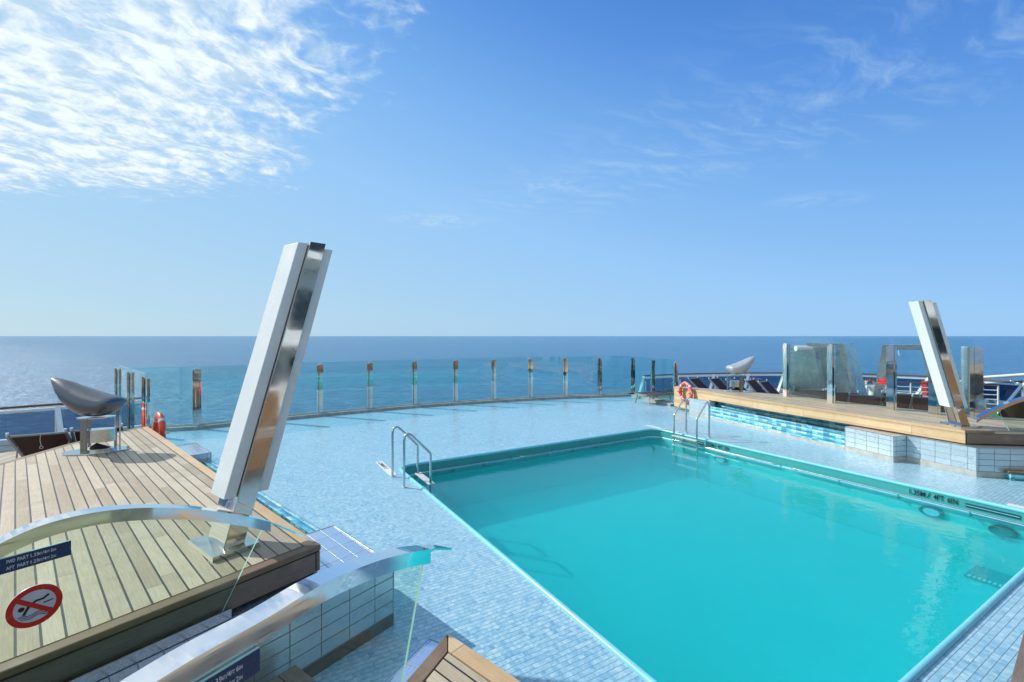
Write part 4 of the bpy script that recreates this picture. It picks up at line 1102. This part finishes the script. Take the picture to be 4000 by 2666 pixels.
d_ = Vector((r1_.x - r0.x, r1_.y - r0.y)).normalized(); s0 = Vector((r0.x, r0.y)) - d_ * 0.55; sn = Vector((-d_.y, d_.x)); sn = sn if sn.x > 0 else -sn
for k in range(3):
    a_ = s0 + sn * (k * 0.115)
    MB().prism(q2(a_, a_ + d_ * 1.9, a_ + d_ * 1.9 + sn * 0.107, a_ + sn * 0.107), BZ - 0.04, BZ).build('board', 'teak_fascia_dark', sb, rot=math.atan2(d_.y, d_.x), bevel=0.003)
MB().prism(q2(s0 + sn * 0.01, s0 + d_ * 1.88 + sn * 0.01, s0 + d_ * 1.88 + sn * 0.34, s0 + sn * 0.34), 0.0, BZ - 0.042).build('base', 'dark_rubber', sb)

# ================================================================== LIFEBUOYS
def lifebuoy(c, nrm, r, label, txt=True, bracket=True):
    t_ = thing('lifebuoy', c, label, 'lifebuoy', 'orange ring lifebuoys')
    n_ = Vector(nrm).normalized(); s_ = Vector((0, 0, 1)).cross(n_).normalized(); u_ = n_.cross(s_)
    R0, r0_ = r * 0.80, r * 0.20
    def pt(th, ph, k=1.0):
        e = s_ * math.cos(th) + u_ * math.sin(th)
        return Vector(c) + e * (R0 + r0_ * 1.0 * k * math.cos(ph)) + n_ * (r0_ * 0.72 * k * math.sin(ph))
    def torus(t0, t1, k, nt, closed):
        mb = MB(); np_ = 16; vs = []
        m_ = nt if closed else nt + 1
        for i in range(m_):
            th = t0 + (t1 - t0) * i / nt
            vs += [pt(th, 2 * math.pi * j / np_, k) for j in range(np_)]
        fs = [[i * np_ + j, i * np_ + (j + 1) % np_, ((i + 1) % m_) * np_ + (j + 1) % np_, ((i + 1) % m_) * np_ + j] for i in range(nt) for j in range(np_)]
        return mb.add(vs, fs, True)
    torus(0, 2 * math.pi, 1, 56, True).build('ring', 'buoy_orange', t_)
    for a_ in (45, 135, 225, 315):
        torus(R(a_ - 5), R(a_ + 5), 1.03, 4, False).build('reflective_band', 'reflective_band', t_)
    for q in range(4):
        a0, a1 = q * 90, q * 90 + 90
        pts = []
        for k in range(13):
            th = R(a0 + (a1 - a0) * k / 12); sag = math.sin(math.pi * k / 12)
            pts.append(Vector(c) + (s_ * math.cos(th) + u_ * math.sin(th)) * (R0 + r0_ * 1.08 - sag * r0_ * 1.5) + n_ * (r0_ * (0.35 + 0.55 * sag)))
        MB().tube(pts, 0.009, 6).build('grab_line', 'rope_white', t_)
    if txt:
        for body, a_mid, sgn in (("MSC", 112, -1), ("OPERA", 64, -1), ("PANAMA", 270, 1)):
            for i, ch in enumerate(body):
                a_ = R(a_mid + sgn * (i - (len(body) - 1) / 2) * 8.5)
                e = s_ * math.cos(a_) + u_ * math.sin(a_); tg = u_ * math.cos(a_) - s_ * math.sin(a_)
                if sgn < 0: dx_, dy_ = -tg, e
                else: dx_, dy_ = tg, -e
                p = Vector(c) + e * R0 + n_ * (r0_ * 0.73) - dy_ * 0.022
                text(ch, 0.062, p, dx_, dy_, 'marking_black', 'letter', t_, 'CENTER')
    if bracket:
        for s2 in (1, -1):
            p = Vector(c) + s_ * (r * 0.82 * s2)
            MB().bar(p - n_ * 0.12, p + n_ * 0.10, 0.05, 0.035).build('bracket', 'satin_steel', t_)
    return t_
fR = (RF[3] - RF[2]).normalized(); nFR = Vector((-fR.y, fR.x)); nFR = nFR if nFR.x < 0 else -nFR
lb = PL(2678, 1533, (RF[2] + nFR * 0.10), fR)
lifebuoy((lb.x, lb.y, lb.z), (nFR.x, nFR.y, 0), 0.345, 'orange lifebuoy with white grab line hung on the starboard teak fascia')
lb = PL(622, 1700, (N0 - nL * 0.13), eL)
lifebuoy((lb.x, lb.y, 0.70), (-nL.x, -nL.y, 0), 0.36, 'orange lifebuoy seen edge on behind the far corner of the port platform')
lifebuoy(WY(3397, 1506, 16.2), (-.1, -1, 0), 0.22, 'tiny orange lifebuoy hung on the distant white railing', False, False)

# ================================================================== OUTER RAILINGS
def ship_rail(pts, label, glassmat='tinted_glass', struts=True, n_in=1):
    t_ = thing('ship_railing', (pts[0][0], pts[0][1], 0), label, 'railing', 'outer ship railings')
    P_ = [Vector(p) for p in pts]
    # resample
    seg = []; L = 0
    out = [P_[0]]
    for i in range(len(P_) - 1):
        d = (P_[i + 1] - P_[i]).length; k = max(1, round(d / 1.5))
        for j in range(1, k + 1): out.append(P_[i].lerp(P_[i + 1], j / k))
    P_ = out
    MB().tube([(p.x, p.y, 0.83) for p in P_], 0.030, 10).build('wooden_handrail', 'rail_wood', t_)
    ribbon([tuple(p) for p in P_], -0.03, 0.03, 0.70, 0.76).build('top_beam', 'white_paint', t_)
    ribbon([tuple(p) for p in P_], -0.15, 0.15, -0.004, 0.10).build('bottom_beam', 'white_paint', t_)
    for i in range(len(P_) - 1):
        m_ = (P_[i] + P_[i + 1]) / 2; d = P_[i + 1] - P_[i]
        MB().box((m_.x, m_.y, 0.11), d.length - 0.05, 0.010, 0.585, (d.x, d.y)).build('glass_pane', glassmat, t_)
    for i, p in enumerate(P_):
        d = (P_[min(i + 1, len(P_) - 1)] - P_[max(i - 1, 0)]).normalized(); n_ = Vector((-d.y, d.x)); n_ = n_ if n_.dot(-p) > 0 else -n_
        f_ = p + n_ * 0.45 + Vector((-0.55 if p.x > 0 else 0.25, -0.1))
        mb = MB()
        mb.bar((p.x, p.y, 0.79), (f_.x, f_.y, 0.02), 0.10, 0.06)
        f2 = p + n_ * 0.10; mb.bar((f2.x, f2.y, 0.0), (f2.x, f2.y, 0.62), 0.06, 0.04)
        mb.build('bracket', 'white_paint', t_)
    return t_
ship_rail(rail_r[:12], 'outer railing with tinted glass curving round the starboard quarter')
ship_rail(rail_l[:6], 'outer railing with wooden handrail behind the horn lamp on the port side')

def white_rail(p, q, h, nbar, npost, label):
    p = Vector(p); q = Vector(q)
    t_ = thing('white_railing', ((p.x + q.x) / 2, (p.y + q.y) / 2, 0), label, 'railing', 'white tubular railings')
    for k in range(nbar):
        z = h * (k + 1) / nbar
        MB().tube([(p.x, p.y, z), (q.x, q.y, z)], 0.022 if k == nbar - 1 else 0.016, 8).build('top_rail' if k == nbar - 1 else 'bar', 'rail_wood' if k == nbar - 1 else 'white_paint', t_)
    for k in range(npost):
        c = p.lerp(q, k / (npost - 1)); MB().tube([(c.x, c.y, 0), (c.x, c.y, h)], 0.026, 8).build('post', 'white_paint', t_)
white_rail((11.4, 15.8), (13.0, 16.1), 0.95, 6, 4, 'white railing with many bars seen through the glass between the steel portals')
white_rail((13.0, 15.9), (15.6, 14.6), 0.90, 6, 5, 'white railing with many bars beside the red box')
white_rail((12.15, 13.2), (12.9, 12.4), 0.78, 5, 2, 'short white gate railing above the green matting')

# red fire box
fb = thing('fire_box', (14.5, 15.6, 0), 'red equipment box with a small square notice behind the white railing', 'fire box')
MB().box((14.5, 15.6, 0.12), 0.62, 0.35, 0.82, (1, -.3)).build('cabinet', 'red_box_paint', fb, bevel=0.02)
MB().box((14.35, 15.41, 0.45), 0.2, 0.01, 0.2, (1, -.3)).build('notice', 'cream_band', fb)
MB().box((14.35, 15.40, 0.51), 0.09, 0.01, 0.09, (1, -.3)).build('symbol', 'red_box_paint', fb)
MB().box((14.5, 15.6, 0.0), 0.56, 0.30, 0.12, (1, -.3)).build('plinth', 'white_paint', fb)

# white mooring post
wp = thing('mooring_fitting', WY(3408, 1540, 15.0) * 1, 'white bolted mooring fitting behind the steel portal', 'ship fitting')
wp.location.z = 0
MB().tube([(wp.location.x, wp.location.y, 0.2), (wp.location.x, wp.location.y, 0.85)], 0.10, 12).build('post', 'white_paint', wp)
MB().tube([(wp.location.x, wp.location.y, 0.0), (wp.location.x, wp.location.y, 0.45)], 0.3, 12, rr=[0.42, 0.12]).build('flared_base', 'white_paint', wp)
MB().tube([(wp.location.x - .22, wp.location.y, 0.82), (wp.location.x + .22, wp.location.y, 0.82)], 0.05, 10).build('crossbar', 'white_paint', wp)

# white boom on the right
bo = thing('white_boom', WY(3800, 1478, 15.5), 'long thick white tube running level past the right edge', 'tube')
pa = WY(3795, 1479, 15.5); pb_ = WY(4160, 1454, 14.2)
MB().tube([pa, pb_], 0.055, 14).build('tube', 'white_paint', bo)
q = pa.copy(); MB().tube([(pa.x, pa.y, 0), (pa.x, pa.y, pa.z)], 0.03, 8).build('support', 'white_paint', bo)
MB().tube([(pb_.x, pb_.y, 0), (pb_.x, pb_.y, pb_.z)], 0.03, 8).build('support', 'white_paint', bo)

# dark tinted screen with its clamps
ds = thing('tinted_screen', WY(3915, 1560, 14.5), 'dark tinted glass screen held by white clamps under the white tube', 'glass screen')
ds.location.z = 0
a_ = WY(3836, 1500, 14.9); b_ = WY(3995, 1486, 14.4)
MB().add([(a_.x, a_.y, 0.1), (b_.x, b_.y, 0.1), (b_.x, b_.y, b_.z), (a_.x, a_.y, a_.z), (a_.x, a_.y + .012, 0.1), (b_.x, b_.y + .012, 0.1), (b_.x, b_.y + .012, b_.z), (a_.x, a_.y + .012, a_.z)],
         [[0, 1, 2, 3], [7, 6, 5, 4], [0, 4, 5, 1], [1, 5, 6, 2], [2, 6, 7, 3], [3, 7, 4, 0]]).build('glass_pane', 'tinted_glass', ds)
for (u, v) in ((3838, 1516), (3840, 1563), (3981, 1501)):
    p = WY(u, v, 14.35)
    MB().tube([p, p + Vector((0, 0.06, 0))], 0.05, 12).build('clamp', 'white_paint', ds)
    MB().tube([p + Vector((0, 0.05, 0)), p + Vector((-0.22, 0.05, 0.10))], 0.018, 8).build('clamp_arm', 'white_paint', ds)

# ================================================================== STEEL PORTALS behind the starboard windbreak
def portal(outl, hole, y0, th, label, skew=(0.0, 0.0)):
    """outl/hole are outlines on the plane at distance y0; th thickness away from the pool"""
    c = [WY(u, v, y0) for u, v in outl]; h_ = [WY(u, v, y0) for u, v in hole]
    cx_ = sum(p.x for p in c) / len(c)
    t_ = thing('steel_portal', (cx_, y0, 0), label, 'steel portal', 'polished steel portals behind the starboard glass')
    n = len(c); off = Vector((th[0], th[1], 0))
    # frame as quads between outer and inner outline (open at the foot)
    vs = c + h_ + [p + off for p in c] + [p + off for p in h_]
    fs = []
    for i in range(n - 1):
        fs += [[i, i + 1, n + i + 1, n + i], [2 * n + n + i, 2 * n + n + i + 1, 2 * n + i + 1, 2 * n + i],
               [i + 1, i, 2 * n + i, 2 * n + i + 1], [n + i, n + i + 1, 3 * n + i + 1, 3 * n + i]]
    fs += [[0, n, 3 * n, 2 * n], [n - 1, 3 * n - 1, 4 * n - 1, 2 * n - 1]]
    MB().add(vs, fs).build('frame', 'arch_steel', t_, bevel=0.01)
    return t_
portal([(3232, 1640), (3180, 1358), (3312, 1362), (3400, 1640)], [(3222 + 24, 1640), (3201, 1374), (3288, 1376), (3352, 1640)], 13.6, (-.75, .35),
       'steel portal whose broad left leg catches bright light along its top')
portal([(3375, 1640), (3296, 1342), (3148, 1341), (3152, 1352)][::-1], [(3352, 1640), (3286, 1360), (3200, 1359), (3160, 1354)][::-1], 12.9, (.55, .35),
       'taller steel portal beam and right leg standing just behind the first glass panel')
portal([(3395, 1640), (3446, 1347), (3620, 1347), (3700, 1640)], [(3432, 1640), (3470, 1368), (3600, 1368), (3660, 1640)], 13.0, (.45, .45),
       'steel portal beside the red sign, half hidden by the distant light column')
tr_ = thing('shade_roller', WY(3142, 1363, 13.7), 'bright white roller bar on top of the leftmost steel portal', 'roller')
MB().tube([WY(3108, 1362, 13.7), WY(3182, 1362, 13.7)], 0.085, 14).build('bar', 'white_paint', tr_)
sp = thing('steel_post', WY(3782, 1600, 10.3), 'broad rounded steel post between the distant light column and the last windbreak post', 'post')
sp.location.z = 0
pp = WY(3781, 1500, 10.3)
MB().prism([(pp.x - .09, pp.y), (pp.x - .05, pp.y - .05), (pp.x + .05, pp.y - .05), (pp.x + .09, pp.y), (pp.x + .09, pp.y + .08), (pp.x - .09, pp.y + .08)], 0.0, WY(0, 1354, 10.3).z).build('shaft', 'arch_steel', sp, bevel=0.02)
MB().box((pp.x, pp.y, 0.0), 0.3, 0.26, 0.04).build('foot', 'satin_steel', sp)

# cylinder lamps
def cyl_lamp(u, v, y, label):
    p = WY(u, v, y); t_ = thing('bollard_lamp', (p.x, p.y, 0), label, 'bollard lamp', 'clear bollard lamps with a cream band')
    MB().tube([(p.x, p.y, 0), (p.x, p.y, p.z)], 0.055, 16).build('clear_tube', 'tinted_glass', t_)
    MB().tube([(p.x, p.y, p.z - 0.22), (p.x, p.y, p.z - 0.09)], 0.06, 16).build('cream_band', 'cream_band', t_)
    MB().tube([(p.x, p.y, 0), (p.x, p.y, p.z - 0.22)], 0.03, 12).build('inner_pole', 'satin_steel', t_)
    MB().tube([(p.x, p.y, p.z - 0.005), (p.x, p.y, p.z + 0.012)], 0.058, 16).build('cap', 'satin_steel', t_)
cyl_lamp(2812.6, 1482, 17.2, 'clear bollard lamp with cream band left of the starboard horn lamp')
cyl_lamp(2965.6, 1482, 17.0, 'clear bollard lamp with cream band right of the starboard horn lamp')

# ================================================================== LOUNGERS
def lounger(x, y, rz, back, sling, label, cord=True, w=0.68):
    t_ = thing('sun_lounger', (x, y, 0), label, 'sun lounger', 'maroon sling sun loungers on the outer decks', rz)
    ls = 1.25; lb_ = 0.80; zs = 0.36; al = 'lounger_alu'
    MB().add([], []).v
    fr = MB()
    for s in (-1, 1): fr.bar((s * w / 2, 0, zs), (s * w / 2, ls, zs), 0.035, 0.05)
    fr.bar((-w / 2, 0, zs), (w / 2, 0, zs), 0.035, 0.04); fr.bar((-w / 2, ls, zs), (w / 2, ls, zs), 0.035, 0.04)
    fr.build('frame', al, t_, world=False)
    MB().add([(-w / 2 + .02, .0, zs + .012), (w / 2 - .02, .0, zs + .012), (w / 2 - .02, ls, zs + .012), (-w / 2 + .02, ls, zs + .012),
              (-w / 2 + .02, .0, zs), (w / 2 - .02, .0, zs), (w / 2 - .02, ls, zs), (-w / 2 + .02, ls, zs)],
             [[0, 1, 2, 3], [7, 6, 5, 4], [0, 4, 5, 1], [2, 6, 7, 3], [1, 5, 6, 2], [3, 7, 4, 0]]).build('seat', sling, t_, world=False)
    ca, sa = math.cos(R(back)), math.sin(R(back))
    ty, tz_ = -lb_ * ca, zs + lb_ * sa
    bk = MB()
    for s in (-1, 1): bk.bar((s * w / 2, 0, zs), (s * w / 2, ty * 1.04, zs + (tz_ - zs) * 1.04), 0.035, 0.045)
    bk.bar((-w / 2, ty, tz_), (w / 2, ty, tz_), 0.03, 0.03)
    bf = bk.build('back_frame', al, t_, world=False)
    nrm = Vector((0, sa, ca)) * 0.010
    q = [Vector((-w / 2 + .03, -.02, zs)), Vector((w / 2 - .03, -.02, zs)), Vector((w / 2 - .03, ty, tz_)), Vector((-w / 2 + .03, ty, tz_))]
    MB().hexa([p for p in q] + [p + nrm for p in q]).build('backrest', sling, t_, world=False)
    for s in (-1, 1):
        for yy in (0.18, ls - 0.15):
            MB().bar((s * (w / 2 - .01), yy, zs - .02), (s * (w / 2 + .02), yy + (0.10 if yy > .5 else -.05), 0), 0.03, 0.03).build('leg', al, t_, world=False)
        MB().tube([(s * w / 2, ty * 1.03, tz_ + 0.02), (s * w / 2, ty * 1.05, tz_ + 0.07)], 0.022, 8).build('end_cap', 'reflective_band', bf, world=False)
    st = MB()
    for s in (-1, 1): st.bar((s * (w / 2 - .03), ty * .55, zs + (tz_ - zs) * .55), (s * (w / 2 - .03), ty * .45 - .18, 0.12 + zs * .3), 0.018, 0.018)
    st.build('prop', al, t_, world=False)
    if cord:
        pts = [Vector((0.04, ty * 1.0 - .012, tz_)), Vector((0.03, ty * .98 - .015, tz_ - .10)), Vector((0.045, ty * .96 - .02, tz_ - .2))]
        c_ = pts[-1]
        pts += [c_ + Vector((0.022 * math.sin(k * .785), -.002, -0.022 + 0.022 * math.cos(k * .785))) for k in range(9)]
        MB().tube(pts, 0.005, 6).build('cord', 'rope_white', t_, world=False)
    return t_
def lp(u, v, y): p = WY(u, v, y); return p.x, p.y
# port side: backs towards the platform
def lounge_back(cx_, cy_, ang, back, lab, cord, w_):
    yd = Vector((-math.sin(R(ang)), math.cos(R(ang)))); q = Vector((cx_, cy_)) + yd * (0.80 * math.cos(R(back)))
    lounger(q.x, q.y, R(ang), back, 'sling_dark', lab, cord, w_)
lounge_back(-8.02, 7.69, 31, 36, 'dark maroon lounger back with a white cord loop at the left edge', True, 0.70)
lounge_back(-7.42, 8.14, 38, 36, 'dark lounger back mostly hidden behind the drum of the near horn lamp', False, 0.66)
# starboard side
lg = [(2605, 17.2, 100, 8, 'sling_dark', 'flat dark lounger seen through the low glass left of the orange lifebuoy', False),
      (2770, 16.6, 205, 42, 'sling_dark', 'dark lounger with white tips just right of the orange lifebuoy', False),
      (2850, 16.4, 205, 44, 'sling_dark', 'dark lounger between the first bollard lamp and the far horn lamp', False),
      (2920, 16.0, 205, 44, 'sling_dark', 'dark lounger directly behind the far horn lamp', True),
      (2995, 15.4, 205, 48, 'sling_dark', 'dark lounger with a cord, right of the second bollard lamp', True),
      (3050, 14.9, 205, 48, 'sling_dark', 'dark lounger just left of the first tall windbreak post', True)]
for u, y, rz, bk, sl_, lab, cd in lg:
    x_, y_ = lp(u, 1500, y); lounger(x_, y_, R(rz + 15), bk, sl_, lab, cd)
lg = [(3165, 13.6, 20, 42, 'maroon lounger behind the first pane of the tall windbreak'),
      (3285, 13.0, 20, 42, 'maroon lounger between the two bases of the left steel portals'),
      (3390, 12.4, 20, 40, 'maroon lounger left of the red sign behind the tall glass'),
      (3525, 11.9, 24, 50, 'maroon lounger with its side rail turned to the pool, right of the middle windbreak post'),
      (3650, 11.4, 24, 46, 'maroon lounger behind the foot of the distant light column')]
for u, y, rz, bk, lab in lg:
    x_, y_ = lp(u, 1540, y); lounger(x_ + .3, y_ + .5, R(-32), bk, 'sling_maroon', lab, False, 0.80)
x_, y_ = lp(3865, 1580, 11.0); lounger(x_, y_ + .4, R(160), 46, 'sling_maroon', 'maroon lounger with grey frame on the green matting beside the right balustrade tip', False, 0.78)
x_, y_ = lp(4010, 1600, 10.6); lounger(x_, y_ + .1, R(25), 50, 'sling_maroon', 'maroon lounger cut off by the right edge behind the balustrade glass', False, 0.74)

# wicker chairs
def wicker_chair(x, y, rz, label):
    t_ = thing('wicker_chair', (x, y, 0), label, 'wicker chair', 'dark wicker tub chairs', rz)
    n = 20; vs = []; fs = []
    for k in range(n + 1):
        th = R(-20 + 220 * k / n); r_ = 0.32; h_ = 0.86 - 0.22 * (1 - abs(math.sin(th)) ** 1.0) if math.sin(th) > 0 else 0.62
        for (rr, z) in ((0.27, 0.06), (0.36, h_), (0.33, h_), (0.24, 0.06)):
            vs.append((rr * math.cos(th), rr * math.sin(th), z))
    for k in range(n):
        for j in range(4): fs.append([4 * k + j, 4 * k + (j + 1) % 4, 4 * k + 4 + (j + 1) % 4, 4 * k + 4 + j])
    MB().add(vs, fs, False).build('back_shell', 'wicker', t_, world=False)
    MB().disc((0, 0), 0.27, 0.27, 0.34, 0.42).build('seat', 'wicker', t_, world=False)
    MB().disc((0, 0), 0.22, 0.22, 0.0, 0.34).build('pedestal', 'wicker', t_, world=False)
    MB().tube([(0.35 * math.cos(R(-20 + 220 * k / 20)), 0.35 * math.sin(R(-20 + 220 * k / 20)), (0.86 - 0.22 * (1 - abs(math.sin(R(-20 + 220 * k / 20)))) if math.sin(R(-20 + 220 * k / 20)) > 0 else .62) + .005) for k in range(21)], 0.016, 6).build('rim', 'satin_steel', t_, world=False)
p = WY(3958, 1560, 12.2); wicker_chair(p.x, p.y, R(200), 'dark wicker tub chair above the right balustrade rail')
p = WY(4012, 1545, 13.3); wicker_chair(p.x, p.y, R(200), 'second dark wicker tub chair cut off by the right edge, farther back')

# ================================================================== SUPERSTRUCTURE behind the camera (seen in the steel)
ss = thing('ship_superstructure', BA(6, -6.5), 'white ship superstructure with window bands and wood panels, mirrored in the polished steel', 'ship superstructure')
def sbox(b0, b1, a0, a1, z0, z1, nm, mt):
    MB().prism([tuple(BA(b, a))[:2] for b, a in ((b0, a0), (b1, a0), (b1, a1), (b0, a1))], z0, z1).build(nm, mt, ss)
sbox(-9, 21, -12, -5.5, -0.5, 11.0, 'wall', 'hull_white')
for k, (z0, z1, mt) in enumerate(((1.0, 2.1, 'panel_brown'), (2.3, 3.2, 'window_dark'), (4.2, 5.6, 'window_dark'), (7.2, 8.9, 'window_dark'))):
    for j in range(7):
        b0 = -8.6 + j * 4.2
        sbox(b0, b0 + 3.7, -5.6, -5.44, z0, z1, 'window' if mt == 'window_dark' else 'wood_panel', mt)
sbox(-9.5, 21.5, -5.5, -4.3, 3.45, 3.65, 'balcony', 'white_paint')
sbox(-9.5, 21.5, -5.5, -4.3, 6.45, 6.65, 'balcony', 'white_paint')
